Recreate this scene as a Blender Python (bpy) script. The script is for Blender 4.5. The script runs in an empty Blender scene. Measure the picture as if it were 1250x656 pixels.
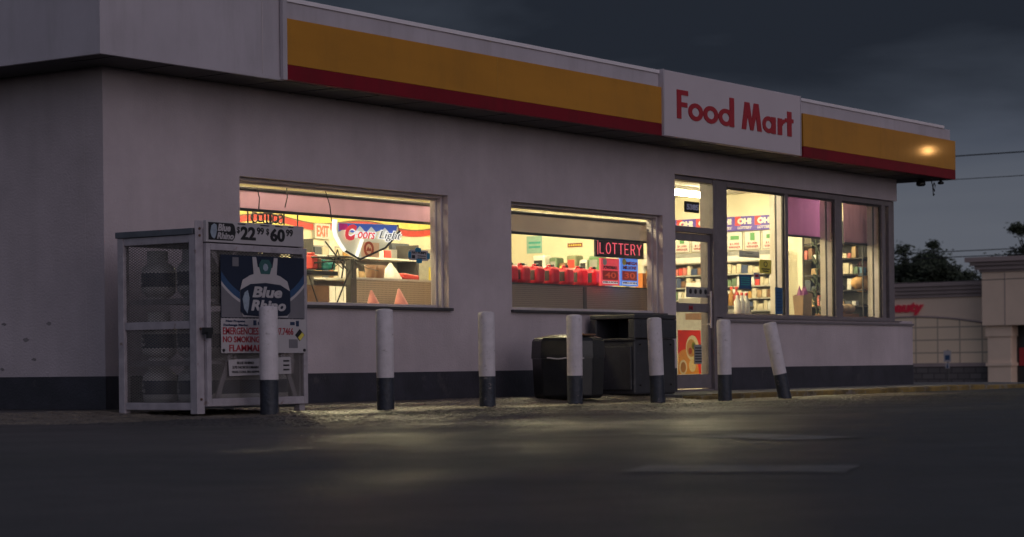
import bpy, bmesh, math, random
from mathutils import Vector, Matrix
random.seed(7)
R = math.radians
scene = bpy.context.scene
COL = scene.collection

# ------------------------------------------------------------------ helpers
class MB:
    """collects shapes and links them as ONE mesh object"""
    def __init__(s): s.v = []; s.f = []; s.sm = []
    def add(s, vs, fs, smooth=False):
        o = len(s.v); s.v += [tuple(v) for v in vs]
        for f in fs: s.f.append(tuple(i + o for i in f)); s.sm.append(smooth)
        return s
    def box(s, x0, x1, y0, y1, z0, z1):
        x0, x1 = min(x0, x1), max(x0, x1); y0, y1 = min(y0, y1), max(y0, y1); z0, z1 = min(z0, z1), max(z0, z1)
        v = [(x0,y0,z0),(x1,y0,z0),(x1,y1,z0),(x0,y1,z0),(x0,y0,z1),(x1,y0,z1),(x1,y1,z1),(x0,y1,z1)]
        return s.add(v, [(0,3,2,1),(4,5,6,7),(0,1,5,4),(1,2,6,5),(2,3,7,6),(3,0,4,7)])
    def obox(s, c, ux, uy, uz):
        c, ux, uy, uz = Vector(c), Vector(ux), Vector(uy), Vector(uz)
        v = [c-ux-uy-uz, c+ux-uy-uz, c+ux+uy-uz, c-ux+uy-uz, c-ux-uy+uz, c+ux-uy+uz, c+ux+uy+uz, c-ux+uy+uz]
        return s.add(v, [(0,3,2,1),(4,5,6,7),(0,1,5,4),(1,2,6,5),(2,3,7,6),(3,0,4,7)])
    def lathe(s, prof, n=24, c=(0,0,0), smooth=True, axis='z', phase=0.0):
        vs, fs = [], []
        for r, h in prof:
            for k in range(n):
                t = 2*math.pi*k/n + phase; p = (r*math.cos(t), r*math.sin(t), h)
                if axis == 'y': p = (p[0], p[2], p[1])
                if axis == 'x': p = (p[2], p[0], p[1])
                vs.append((p[0]+c[0], p[1]+c[1], p[2]+c[2]))
        for i in range(len(prof)-1):
            for k in range(n):
                a, b = i*n+k, i*n+(k+1) % n
                fs.append((a, b, b+n, a+n))
        s.add(vs, fs, smooth)
        if prof[0][0] > 1e-6: s.add([vs[k] for k in range(n)], [tuple(range(n))[::-1]])
        if prof[-1][0] > 1e-6: s.add([vs[(len(prof)-1)*n+k] for k in range(n)], [tuple(range(n))])
        return s
    def tube(s, pts, r, n=8, r1=None, smooth=True):
        pts = [Vector(p) for p in pts]; r1 = r if r1 is None else r1
        vs, fs = [], []; ref = Vector((0.31, 0.17, 0.93))
        m = len(pts)
        for i, p in enumerate(pts):
            d = (pts[min(i+1, m-1)] - pts[max(i-1, 0)])
            d = d.normalized() if d.length > 1e-9 else Vector((0,0,1))
            a = d.cross(ref)
            if a.length < .05: a = d.cross(Vector((1, 0, 0)))
            a.normalize(); b = d.cross(a)
            rr = r + (r1-r)*i/max(1, m-1)
            for k in range(n):
                t = 2*math.pi*k/n; vs.append(p + a*rr*math.cos(t) + b*rr*math.sin(t))
        for i in range(m-1):
            for k in range(n):
                q = i*n+k; w = i*n+(k+1) % n
                fs.append((q, w, w+n, q+n))
        s.add(vs, fs, smooth)
        s.add(vs[:n], [tuple(range(n))[::-1]]); s.add(vs[-n:], [tuple(range(n))])
        return s
    def prism(s, poly, w0, w1, mp):
        """poly: 2d points counter-clockwise seen from the front; w0 front .. w1 back; mp maps (u,v,w)"""
        n = len(poly)
        vs = [mp(u, v, w0) for u, v in poly] + [mp(u, v, w1) for u, v in poly]
        fs = [tuple(range(n)), tuple(range(2*n-1, n-1, -1))]
        for k in range(n): fs.append(((k+1) % n, k, k+n, (k+1) % n + n))
        return s.add(vs, fs)
    def ring(s, c, ro, ri, w0, w1, mp, n=32, sx=1.0, a0=0, a1=2*math.pi):
        full = abs(a1-a0-2*math.pi) < 1e-6; m = n if full else n+1
        vs = []
        for w in (w0, w1):
            for rr in (ro, ri):
                for k in range(m):
                    t = a0+(a1-a0)*k/n; vs.append(mp(c[0]+rr*sx*math.cos(t), c[1]+rr*math.sin(t), w))
        fs = []
        for k in range(n):
            j = (k+1) % m
            fs += [(k, j, m+j, m+k), (2*m+j, 2*m+k, 3*m+k, 3*m+j), (j, k, 2*m+k, 2*m+j), (m+k, m+j, 3*m+j, 3*m+k)]
        if not full: fs += [(0, m, 3*m, 2*m), (m-1, 2*m-1+0, 4*m-1, 3*m-1)]
        return s.add(vs, fs)
    def disc(s, c, r, w0, w1, mp, n=28, sx=1.0):
        return s.prism([(c[0]+r*sx*math.cos(2*math.pi*k/n), c[1]+r*math.sin(2*math.pi*k/n)) for k in range(n)], w0, w1, mp)
    def build(s, name, mat, parent=None, bevel=0.0, loc=None, seg=2, recalc=True):
        me = bpy.data.meshes.new(name); me.from_pydata(s.v, [], s.f); me.update()
        for p, q in zip(me.polygons, s.sm): p.use_smooth = q
        if recalc:
            bm = bmesh.new(); bm.from_mesh(me); bmesh.ops.recalc_face_normals(bm, faces=bm.faces); bm.to_mesh(me); bm.free()
        o = bpy.data.objects.new(name, me); COL.objects.link(o)
        if mat: me.materials.append(mat)
        if parent: o.parent = parent
        if loc: o.location = loc
        if bevel:
            b = o.modifiers.new('bevel', 'BEVEL'); b.width = bevel; b.segments = seg; b.limit_method = 'ANGLE'; b.angle_limit = R(40)
            b.harden_normals = False
        return o

def tag(o, label=None, cat=None, group=None, kind=None):
    if label: o['label'] = label
    if cat: o['category'] = cat
    if group: o['group'] = group
    if kind: o['kind'] = kind
    return o
def thing(name, label, cat, loc=(0,0,0), rotz=0.0, group=None):
    o = bpy.data.objects.new(name, None); COL.objects.link(o); o.empty_display_size = .2
    o.location = loc; o.rotation_euler = (0, 0, rotz)
    return tag(o, label, cat, group)
def copy_tree(o, parent=None):
    c = o.copy(); COL.objects.link(c); c.parent = parent
    for ch in list(o.children): copy_tree(ch, c)
    return c
FR = lambda u, v, w: (u, w, v)            # seen from the street: u = x, v = z, w = y
def FRo(x, y, z): return lambda u, v, w: (x+u, y+w, z+v)
def ENo(x, y, z): return lambda u, v, w: (x+w, y-u, z+v)   # faces -x; u runs towards -y

_tc = {}
def text_polys(s, bold=0.0, shear=0.0, space=1.0):
    key = (s, bold, shear, space)
    if key not in _tc:
        cu = bpy.data.curves.new('t', 'FONT'); cu.body = s; cu.size = 1; cu.offset = bold; cu.shear = shear; cu.space_character = space
        cu.extrude = 0.05; cu.resolution_u = 3
        ob = bpy.data.objects.new('t', cu); COL.objects.link(ob)
        dg = bpy.context.evaluated_depsgraph_get(); dg.update()
        me = bpy.data.meshes.new_from_object(ob.evaluated_get(dg))
        vs = [tuple(v.co) for v in me.vertices]; fs = [tuple(p.vertices) for p in me.polygons]
        bpy.data.objects.remove(ob); bpy.data.curves.remove(cu); bpy.data.meshes.remove(me)
        _tc[key] = (vs, fs)
    return _tc[key]
def add_text(mb, s, u0, u1, v0, v1, w, depth, mp, bold=0.0, shear=0.0, space=1.0):
    """solid lettering filling the rectangle; front at w-depth, back at w"""
    vs, fs = text_polys(s, bold, shear, space)
    xs = [v[0] for v in vs]; ys = [v[1] for v in vs]
    ax, bx, ay, by = min(xs), max(xs), min(ys), max(ys)
    out = []
    for x, y, z in vs:
        out.append(mp(u0+(x-ax)/(bx-ax)*(u1-u0), v0+(y-ay)/(by-ay)*(v1-v0), w-depth if z > 0 else w))
    mb.add(out, fs); return mb

# ------------------------------------------------------------------ materials
def new_mat(name):
    m = bpy.data.materials.new(name); m.use_nodes = True
    nt = m.node_tree; return m, nt, nt.nodes['Principled BSDF']
def M(name, col, rough=.6, var=.12, scale=6.0, bump=.0, bscale=60.0, metal=0.0, spec=.5, coat=0.0, emit=None, estr=0.0, stretch=(1,1,1), tint=None, rvar=0.0, detail=5):
    m, nt, b = new_mat(name)
    N, L = nt.nodes, nt.links
    b.inputs['Roughness'].default_value = rough; b.inputs['Metallic'].default_value = metal
    b.inputs['Specular IOR Level'].default_value = spec; b.inputs['Coat Weight'].default_value = coat
    b.inputs['Coat Roughness'].default_value = .06
    tc = N.new('ShaderNodeTexCoord'); mp = N.new('ShaderNodeMapping'); mp.inputs['Scale'].default_value = stretch
    L.new(tc.outputs['Object'], mp.inputs['Vector'])
    n = N.new('ShaderNodeTexNoise'); n.inputs['Scale'].default_value = scale; n.inputs['Detail'].default_value = detail; n.inputs['Roughness'].default_value = .62
    L.new(mp.outputs['Vector'], n.inputs['Vector'])
    mix = N.new('ShaderNodeMix'); mix.data_type = 'RGBA'
    lo = tuple(max(0, c*(1-var*1.6)) for c in col); hi = tuple(min(1, c*(1+var)) for c in (tint or col))
    mix.inputs['A'].default_value = (*lo, 1); mix.inputs['B'].default_value = (*hi, 1)
    mr = N.new('ShaderNodeMapRange'); mr.inputs['From Min'].default_value = .3; mr.inputs['From Max'].default_value = .7
    L.new(n.outputs['Fac'], mr.inputs['Value']); L.new(mr.outputs['Result'], mix.inputs['Factor'])
    L.new(mix.outputs['Result'], b.inputs['Base Color'])
    if rvar:
        m2 = N.new('ShaderNodeMapRange'); m2.inputs['From Min'].default_value = .3; m2.inputs['From Max'].default_value = .7
        m2.inputs['To Min'].default_value = max(.02, rough-rvar); m2.inputs['To Max'].default_value = min(1, rough+rvar)
        L.new(n.outputs['Fac'], m2.inputs['Value']); L.new(m2.outputs['Result'], b.inputs['Roughness'])
    if bump:
        n2 = N.new('ShaderNodeTexNoise'); n2.inputs['Scale'].default_value = bscale; n2.inputs['Detail'].default_value = 4
        L.new(tc.outputs['Object'], n2.inputs['Vector'])
        bp = N.new('ShaderNodeBump'); bp.inputs['Strength'].default_value = bump; bp.inputs['Distance'].default_value = .02
        L.new(n2.outputs['Fac'], bp.inputs['Height']); L.new(bp.outputs['Normal'], b.inputs['Normal'])
    if emit:
        b.inputs['Emission Color'].default_value = (*emit, 1); b.inputs['Emission Strength'].default_value = estr
    return m

def wall_paint_mat():
    m = M('wall_paint', (.50, .425, .455), .75, .10, 1.1, .4, 45, spec=.3)
    nt = m.node_tree; N, L = nt.nodes, nt.links; b = N['Principled BSDF']
    src = b.inputs['Base Color'].links[0].from_socket
    tc = [x for x in N if x.type == 'TEX_COORD'][0]
    mp = N.new('ShaderNodeMapping'); mp.inputs['Scale'].default_value = (5, 5, .35)
    L.new(tc.outputs['Object'], mp.inputs['Vector'])
    n = N.new('ShaderNodeTexNoise'); n.inputs['Scale'].default_value = 1.0; n.inputs['Detail'].default_value = 6
    L.new(mp.outputs['Vector'], n.inputs['Vector'])
    mr = N.new('ShaderNodeMapRange'); mr.inputs['From Min'].default_value = .45; mr.inputs['From Max'].default_value = .75
    mr.inputs['To Min'].default_value = 0; mr.inputs['To Max'].default_value = .15
    L.new(n.outputs['Fac'], mr.inputs['Value'])
    mx = N.new('ShaderNodeMix'); mx.data_type = 'RGBA'; mx.inputs['B'].default_value = (.30, .26, .25, 1)
    L.new(mr.outputs['Result'], mx.inputs['Factor']); L.new(src, mx.inputs['A']); L.new(mx.outputs['Result'], b.inputs['Base Color'])
    return m
def asphalt_mat():
    m, nt, b = new_mat('asphalt'); N, L = nt.nodes, nt.links
    tc = N.new('ShaderNodeTexCoord')
    def noise(s, d=5, r=.6):
        n = N.new('ShaderNodeTexNoise'); n.inputs['Scale'].default_value = s; n.inputs['Detail'].default_value = d; n.inputs['Roughness'].default_value = r
        L.new(tc.outputs['Object'], n.inputs['Vector']); return n.outputs['Fac']
    big, mid, fine = noise(.35), noise(2.2), noise(70, 3)
    vo = N.new('ShaderNodeTexVoronoi'); vo.inputs['Scale'].default_value = 55; L.new(tc.outputs['Object'], vo.inputs['Vector'])
    cr = N.new('ShaderNodeValToRGB'); cr.color_ramp.elements[0].color = (.014, .013, .013, 1); cr.color_ramp.elements[1].color = (.056, .050, .048, 1)
    cr.color_ramp.elements[0].position = .3; cr.color_ramp.elements[1].position = .72
    ad = N.new('ShaderNodeMath'); ad.operation = 'MULTIPLY_ADD'; ad.inputs[1].default_value = .5; L.new(mid, ad.inputs[0])
    sb = N.new('ShaderNodeMath'); sb.operation = 'MULTIPLY'; sb.inputs[1].default_value = .5; L.new(fine, sb.inputs[0]); L.new(sb.outputs[0], ad.inputs[2])
    L.new(ad.outputs[0], cr.inputs['Fac']); L.new(cr.outputs['Color'], b.inputs['Base Color'])
    rr = N.new('ShaderNodeMapRange'); rr.inputs['From Min'].default_value = .35; rr.inputs['From Max'].default_value = .65
    rr.inputs['To Min'].default_value = .36; rr.inputs['To Max'].default_value = .58
    L.new(big, rr.inputs['Value']); L.new(rr.outputs['Result'], b.inputs['Roughness'])
    b.inputs['Specular IOR Level'].default_value = .62
    bp = N.new('ShaderNodeBump'); bp.inputs['Strength'].default_value = .35; bp.inputs['Distance'].default_value = .010
    L.new(vo.outputs['Distance'], bp.inputs['Height'])
    b2 = N.new('ShaderNodeBump'); b2.inputs['Strength'].default_value = .6; b2.inputs['Distance'].default_value = .05
    L.new(mid, b2.inputs['Height']); L.new(b2.outputs['Normal'], bp.inputs['Normal'])
    L.new(bp.outputs['Normal'], b.inputs['Normal'])
    return m
def dots_mat(name, col, dot, pitch=.025, rad=.22, axes='xz'):
    m, nt, b = new_mat(name); N, L = nt.nodes, nt.links
    tc = N.new('ShaderNodeTexCoord'); sp = N.new('ShaderNodeSeparateXYZ'); L.new(tc.outputs['Object'], sp.inputs[0])
    cs = []
    for a in axes:
        d = N.new('ShaderNodeMath'); d.operation = 'DIVIDE'; d.inputs[1].default_value = pitch; L.new(sp.outputs[a.upper()], d.inputs[0])
        f = N.new('ShaderNodeMath'); f.operation = 'FRACT'; L.new(d.outputs[0], f.inputs[0])
        s = N.new('ShaderNodeMath'); s.operation = 'SUBTRACT'; s.inputs[1].default_value = .5; L.new(f.outputs[0], s.inputs[0])
        q = N.new('ShaderNodeMath'); q.operation = 'MULTIPLY'; L.new(s.outputs[0], q.inputs[0]); L.new(s.outputs[0], q.inputs[1]); cs.append(q)
    ad = N.new('ShaderNodeMath'); ad.operation = 'ADD'; L.new(cs[0].outputs[0], ad.inputs[0]); L.new(cs[1].outputs[0], ad.inputs[1])
    lt = N.new('ShaderNodeMath'); lt.operation = 'LESS_THAN'; lt.inputs[1].default_value = rad*rad; L.new(ad.outputs[0], lt.inputs[0])
    mx = N.new('ShaderNodeMix'); mx.data_type = 'RGBA'; mx.inputs['A'].default_value = (*col, 1); mx.inputs['B'].default_value = (*dot, 1)
    L.new(lt.outputs[0], mx.inputs['Factor']); L.new(mx.outputs['Result'], b.inputs['Base Color']); b.inputs['Roughness'].default_value = .6
    return m
def brick_mat(name, c1, c2, mortar, scale, w=.5, h=.25, ms=.015, off=.5, axes='YZ'):
    m, nt, b = new_mat(name); N, L = nt.nodes, nt.links
    tc = N.new('ShaderNodeTexCoord'); sp = N.new('ShaderNodeSeparateXYZ'); cb = N.new('ShaderNodeCombineXYZ'); L.new(tc.outputs['Object'], sp.inputs[0])
    L.new(sp.outputs[axes[0]], cb.inputs['X']); L.new(sp.outputs[axes[1]], cb.inputs['Y'])
    br = N.new('ShaderNodeTexBrick'); br.inputs['Scale'].default_value = scale; br.inputs['Brick Width'].default_value = w; br.inputs['Row Height'].default_value = h
    br.inputs['Mortar Size'].default_value = ms; br.offset = off
    br.inputs['Color1'].default_value = (*c1, 1); br.inputs['Color2'].default_value = (*c2, 1); br.inputs['Mortar'].default_value = (*mortar, 1)
    L.new(cb.outputs[0], br.inputs['Vector']); L.new(br.outputs['Color'], b.inputs['Base Color']); b.inputs['Roughness'].default_value = .85
    return m
def glass_mat():
    m, nt, b = new_mat('window_glass'); N, L = nt.nodes, nt.links
    N.remove(b); out = N['Material Output']
    tr = N.new('ShaderNodeBsdfTransparent'); tr.inputs['Color'].default_value = (.93, .95, .94, 1)
    gl = N.new('ShaderNodeBsdfGlossy'); gl.inputs['Roughness'].default_value = .02
    lw = N.new('ShaderNodeLayerWeight'); lw.inputs['Blend'].default_value = .5
    pw = N.new('ShaderNodeMath'); pw.operation = 'POWER'; pw.inputs[1].default_value = 5; L.new(lw.outputs['Facing'], pw.inputs[0])
    fr = N.new('ShaderNodeMath'); fr.operation = 'MULTIPLY_ADD'; fr.inputs[1].default_value = .96; fr.inputs[2].default_value = .04; L.new(pw.outputs[0], fr.inputs[0])
    mx = N.new('ShaderNodeMixShader'); L.new(fr.outputs[0], mx.inputs[0]); L.new(tr.outputs[0], mx.inputs[1]); L.new(gl.outputs[0], mx.inputs[2])
    L.new(mx.outputs[0], out.inputs['Surface']); return m
def shade_mat(name, col, trans, through=.12):
    m, nt, b = new_mat(name); N, L = nt.nodes, nt.links
    N.remove(b); out = N['Material Output']
    tc = N.new('ShaderNodeTexCoord'); n = N.new('ShaderNodeTexNoise'); n.inputs['Scale'].default_value = 3.5; n.inputs['Detail'].default_value = 7; n.inputs['Distortion'].default_value = .6; L.new(tc.outputs['Object'], n.inputs['Vector'])
    mx0 = N.new('ShaderNodeMix'); mx0.data_type = 'RGBA'; mx0.inputs['A'].default_value = (*[c*.55 for c in trans], 1); mx0.inputs['B'].default_value = (*trans, 1); L.new(n.outputs['Fac'], mx0.inputs['Factor'])
    di = N.new('ShaderNodeBsdfDiffuse'); di.inputs['Color'].default_value = (*col, 1)
    tl = N.new('ShaderNodeBsdfTranslucent'); L.new(mx0.outputs['Result'], tl.inputs['Color'])
    tp = N.new('ShaderNodeBsdfTransparent'); tp.inputs['Color'].default_value = (*trans, 1)
    a = N.new('ShaderNodeMixShader'); a.inputs[0].default_value = .55; L.new(di.outputs[0], a.inputs[1]); L.new(tl.outputs[0], a.inputs[2])
    c = N.new('ShaderNodeMixShader'); c.inputs[0].default_value = through; L.new(a.outputs[0], c.inputs[1]); L.new(tp.outputs[0], c.inputs[2])
    L.new(c.outputs[0], out.inputs['Surface']); return m
def glow(name, col, s):
    m, nt, b = new_mat(name); b.inputs['Base Color'].default_value = (*[min(1, c*.6) for c in col], 1)
    b.inputs['Emission Color'].default_value = (*col, 1); b.inputs['Emission Strength'].default_value = s; b.inputs['Roughness'].default_value = .4; return m

def print_mat(name, base, circles):
    m = shade_mat(name, base, base, .0); nt = m.node_tree; N, L = nt.nodes, nt.links
    tc = [x for x in N if x.type == 'TEX_COORD'][0]; sp = N.new('ShaderNodeSeparateXYZ'); L.new(tc.outputs['Object'], sp.inputs[0])
    rgb = N.new('ShaderNodeRGB'); rgb.outputs[0].default_value = (*base, 1); cur = rgb.outputs[0]
    def mth(op, a, b):
        n = N.new('ShaderNodeMath'); n.operation = op
        for k, v in enumerate((a, b)):
            if isinstance(v, float): n.inputs[k].default_value = v
            else: L.new(v, n.inputs[k])
        return n.outputs[0]
    for cx_, cz_, r_, col in circles:
        dx_ = mth('SUBTRACT', sp.outputs['X'], float(cx_)); dz_ = mth('SUBTRACT', sp.outputs['Z'], float(cz_))
        d_ = mth('ADD', mth('MULTIPLY', dx_, dx_), mth('MULTIPLY', dz_, dz_)); f_ = mth('LESS_THAN', d_, float(r_*r_))
        mx = N.new('ShaderNodeMix'); mx.data_type = 'RGBA'; mx.inputs['B'].default_value = (*col, 1); L.new(f_, mx.inputs['Factor']); L.new(cur, mx.inputs['A']); cur = mx.outputs['Result']
    for n in N:
        if n.type in ('BSDF_DIFFUSE', 'BSDF_TRANSLUCENT'): L.new(cur, n.inputs['Color'])
    return m
WALL = wall_paint_mat()
BAND = M('band_paint', (.034, .032, .044), .55, .25, 3.0, .25, 45)
ASPH = asphalt_mat()
LITGRAV = M('lit_gravel', (.085, .070, .054), .40, .45, 5.0, .3, 60, spec=.75, tint=(.155, .125, .092), rvar=.12)  # ground colour lifted and warmed so the window spill looks brighter
CONC = M('concrete', (.20, .19, .18), .85, .25, 4.0, .4, 70)
KERBY = M('kerb_yellow', (.05, .046, .042), .8, .3, 1.6, .4, 60, tint=(.26, .17, .04))
LINEP = M('line_paint', (.04, .038, .036), .5, .3, 2.6, .3, 40, spec=.6, tint=(.20, .19, .18))
FWHITE = M('fascia_white', (.46, .415, .46), .5, .08, .9)
FYEL = M('fascia_yellow', (.50, .215, .018), .45, .10, .6, coat=.22, spec=.3, stretch=(.5, 1, 2))
FRED = M('fascia_red', (.19, .004, .013), .5, .10, .6, spec=.25)
COPE = M('coping_white', (.74, .68, .72), .4, .06, 1.5)
SOFF = M('soffit_metal', (.04, .037, .036), .7, .25, 3.0)
SIGNW = M('sign_white', (.54, .47, .51), .5, .03, 1.0)
SIGNR = M('sign_red', (.36, .012, .025), .4, .05, 2.0)
FRAME = M('bronze_frame', (.17, .145, .155), .45, .1, 8.0, metal=.0)
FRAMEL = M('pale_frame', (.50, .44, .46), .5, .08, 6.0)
JAMB = M('jamb_lit', (.66, .58, .50), .5, .08, 6.0)  # post colour with interior light put into it
SILLM = M('sill_metal', (.055, .05, .055), .5, .2, 6.0)
GLASS = glass_mat()
CAGEW = M('cage_paint', (.36, .325, .36), .55, .12, 9.0, .15, 60, tint=(.38, .34, .375), rvar=.1)
CAGEL = M('cage_lid', (.10, .11, .13), .6, .15, 6.0)
MESHM = M('mesh_metal', (.21, .19, .18), .5, .2, 20.0, metal=.3)
RUST = M('rusty_steel', (.12, .06, .04), .8, .4, 30.0)
TANKW = M('tank_white', (.74, .70, .71), .4, .08, 8.0)
TANKB = M('tank_blue', (.015, .03, .08), .4, .1, 8.0)
BRASS = M('valve_brass', (.35, .25, .10), .4, .1, 20, metal=.8)
BOLW = M('bollard_white', (.60, .54, .57), .7, .06, 9.0, .25, 45, tint=(.62, .56, .59))
BOLD = M('bollard_navy', (.022, .026, .040), .5, .3, 18.0, .4, 40)
BINB = M('bin_black', (.010, .010, .012), .38, .3, 8.0, .1, 40)
BING = M('bin_grey', (.036, .035, .041), .48, .15, 6.0, .15, 60)
BLACK = M('black_plastic', (.012, .012, .014), .45, .2, 12.0)
DARK = M('dark_metal', (.05, .045, .045), .5, .2, 10.0)
NAVY = M('poster_navy', (.006, .012, .034), .6, .1, 3.0)
PBLUE = M('poster_blue', (.025, .065, .15), .6, .1, 3.0)
PGREY = M('poster_grey', (.16, .15, .17), .6, .1, 3.0)
PAPER = M('paper_white', (.43, .395, .415), .6, .04, 6.0)
INK = M('ink_black', (.012, .011, .014), .6, .1, 6.0)
INKR = M('ink_red', (.33, .015, .03), .6, .1, 6.0)
LBLUE = M('emblem_grey', (.28, .33, .40), .5, .15, 30.0)
CREAM = M('interior_cream', (.80, .74, .56), .7, .06, 1.5)
CEILM = brick_mat('ceiling_tile', (.84, .81, .72), (.82, .79, .70), (.55, .52, .46), 1.0, .6, .6, .012, 0.0, 'XY')
FLOORM = M('floor_tile', (.38, .34, .28), .35, .15, 2.0)
PEG = dots_mat('pegboard', (.44, .36, .26), (.10, .07, .05))
PEGSH = dots_mat('pegboard_shaded', (.26, .20, .17), (.05, .04, .035))  # darker copy of the pegboard, shade put into its colour
SHADEP = shade_mat('shade_pink', (.40, .28, .34), (.40, .235, .36), .05)
SHADEG = shade_mat('shade_grey', (.36, .33, .34), (.16, .13, .13), .03)
SHADEV = shade_mat('shade_violet', (.22, .11, .19), (.175, .066, .20), .06)
SHADEM = shade_mat('shade_mauve', (.22, .13, .18), (.105, .055, .085), .05)
REDP = M('red_plastic', (.72, .02, .04), .35, .12, 6.0)
PINK = M('pink_paper', (.72, .26, .22), .6, .1, 8.0)
TUBE = glow('lamp_tube', (1.0, .84, .51), 125.0)
def C_(name, col, rough=.5, var=.1): return M(name, col, rough, var, 14.0)
YELP = C_('yellow_card', (.75, .62, .10)); BLUEP = C_('blue_card', (.03, .10, .22)); TEAL = C_('teal_plastic', (.05, .36, .33)); GREENP = C_('green_card', (.10, .30, .10))
ORANGE = C_('orange_card', (.72, .22, .03)); BROWN = C_('brown_card', (.20, .10, .05)); TAPE = C_('blue_tape', (.02, .20, .36)); PURP = C_('purple_card', (.10, .06, .36)); GREYC = C_('grey_card', (.30, .29, .28)); WHITEC = C_('white_card', (.72, .70, .64)); REDC = C_('red_card', (.60, .05, .04)); PEACH = C_('peach_plush', (.65, .38, .16), .9)

def wear(m, col, scale, lo, hi, amt=1.0, stretch=(1, 1, 1), detail=6):
    nt = m.node_tree; N, L = nt.nodes, nt.links; b = N['Principled BSDF']; src = b.inputs['Base Color'].links[0].from_socket
    tc = [x for x in N if x.type == 'TEX_COORD'][0]; mp = N.new('ShaderNodeMapping'); mp.inputs['Scale'].default_value = stretch; mp.inputs['Location'].default_value = (3.1, 1.7, .4); L.new(tc.outputs['Object'], mp.inputs['Vector'])
    n = N.new('ShaderNodeTexNoise'); n.inputs['Scale'].default_value = scale; n.inputs['Detail'].default_value = detail; n.inputs['Roughness'].default_value = .65; L.new(mp.outputs['Vector'], n.inputs['Vector'])
    r = N.new('ShaderNodeMapRange'); r.inputs['From Min'].default_value = lo; r.inputs['From Max'].default_value = hi; r.inputs['To Max'].default_value = amt; L.new(n.outputs['Fac'], r.inputs['Value'])
    mx = N.new('ShaderNodeMix'); mx.data_type = 'RGBA'; mx.inputs['B'].default_value = (*col, 1); L.new(r.outputs['Result'], mx.inputs['Factor']); L.new(src, mx.inputs['A']); L.new(mx.outputs['Result'], b.inputs['Base Color'])
wear(BOLW, (.24, .20, .19), 17, .60, .70, .55); wear(BOLD, (.20, .17, .17), 14, .62, .67, .6)
wear(FYEL, (.16, .09, .02), 1.2, .48, .8, .32, (2, 2, .6)); wear(FRED, (.07, .01, .01), 1.4, .5, .75, .4, (3, 3, .5)); wear(FWHITE, (.22, .19, .19), 1.4, .5, .8, .35, (3, 3, .45))
wear(CAGEW, (.15, .08, .05), 9, .62, .70, .7); wear(TANKW, (.22, .15, .11), 7, .60, .72, .6); wear(BING, (.10, .10, .10), 6, .6, .72, .5, (1, 1, 3)); wear(BAND, (.12, .11, .11), 5, .60, .74, .45)
wear(KERBY, (.22, .19, .16), 5, .52, .6, .8)
# ------------------------------------------------------------------ ground
def sst(a, b, x):
    t = max(0, min(1, (x-a)/(b-a))); return t*t*(3-2*t)
def gz(x, y):
    z = -.048 - .035*sst(2, 9, x)
    if x < 8.6 or y > .2: z += (-.004 - z)*sst(-1.7, -.15, y)*(1 if x < 8.6 else 0)
    z -= 1.05*max(0, min(1, (x - 19.5)/50))*(1.0)
    return z
def axis(lo, hi, fine0, fine1, step, coarse):
    a = [lo]; x = lo
    while x < hi:
        x += step if fine0 <= x < fine1 else coarse
        a.append(x)
    return a
xs = [-400, -200, -100, -60, -40] + [-30+1.0*i for i in range(0, 38)] + [8.2, 8.55, 8.65, 9, 10] + [11+i for i in range(12)] + [24, 27, 30, 35, 40, 45, 50, 55, 60, 65, 69.5, 75, 100, 150, 250, 450]
ys = [-400, -200, -100, -60, -40, -30, -24, -20, -16, -12, -9, -7, -5, -4, -3.5, -3, -2.5, -2, -1.7, -1.45, -1.2, -.95, -.7, -.45, -.15, .3, 2, 5, 9, 14, 20, 30, 45, 70, 120, 220, 450]
mb = MB()
vs = [(x, y, gz(x, y)) for x in xs for y in ys]; ny = len(ys)
def rough_zone(x, y): return (-3 < x < 14 and -7 < y < -1.45) or (-3 < x < 8.65 and -1.45 < y < -.15)
mb.add(vs, [(i*ny+j, (i+1)*ny+j, (i+1)*ny+j+1, i*ny+j+1) for i in range(len(xs)-1) for j in range(ny-1) if not rough_zone((xs[i]+xs[i+1])/2, (ys[j]+ys[j+1])/2)], True)
from mathutils import noise as mn
rg = random.Random(11)
def relief(x0, x1, y0, y1, nx, nyy, open_top=None):
    vs = []
    for i in range(nx+1):
        x = x0+(x1-x0)*i/nx
        for j in range(nyy+1):
            y = y0+(y1-y0)*j/nyy
            e = min(i, nx-i, j, nyy-j)
            if open_top == 'hi' and x < 8.3: e = min(i, nx-i, j)
            if open_top == 'lo' and x < 8.3: e = min(i, nx-i, nyy-j)
            z = gz(x, y)
            if e: z += min(1, e/3)*(.25+.75*sst(-6.5, -3.2, y))*(rg.gauss(0, .0038)+.005*mn.noise((x*9, y*9, 0))+.012*mn.noise((x*1.1, y*1.1, 3)))
            vs.append((x, y, z))
    n = nyy+1
    mb.add(vs, [(i*n+j, (i+1)*n+j, (i+1)*n+j+1, i*n+j+1) for i in range(nx) for j in range(nyy)], False)
relief(-3, 14, -7, -2.5, 560, 140)
tag(mb.build('ground', ASPH), kind='structure')
# rough strip by the wall, coloured paler and warmer to boost the window light
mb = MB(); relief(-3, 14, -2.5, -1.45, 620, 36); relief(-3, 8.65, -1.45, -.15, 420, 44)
tag(mb.build('gravel_strip', LITGRAV), kind='structure')
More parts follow.
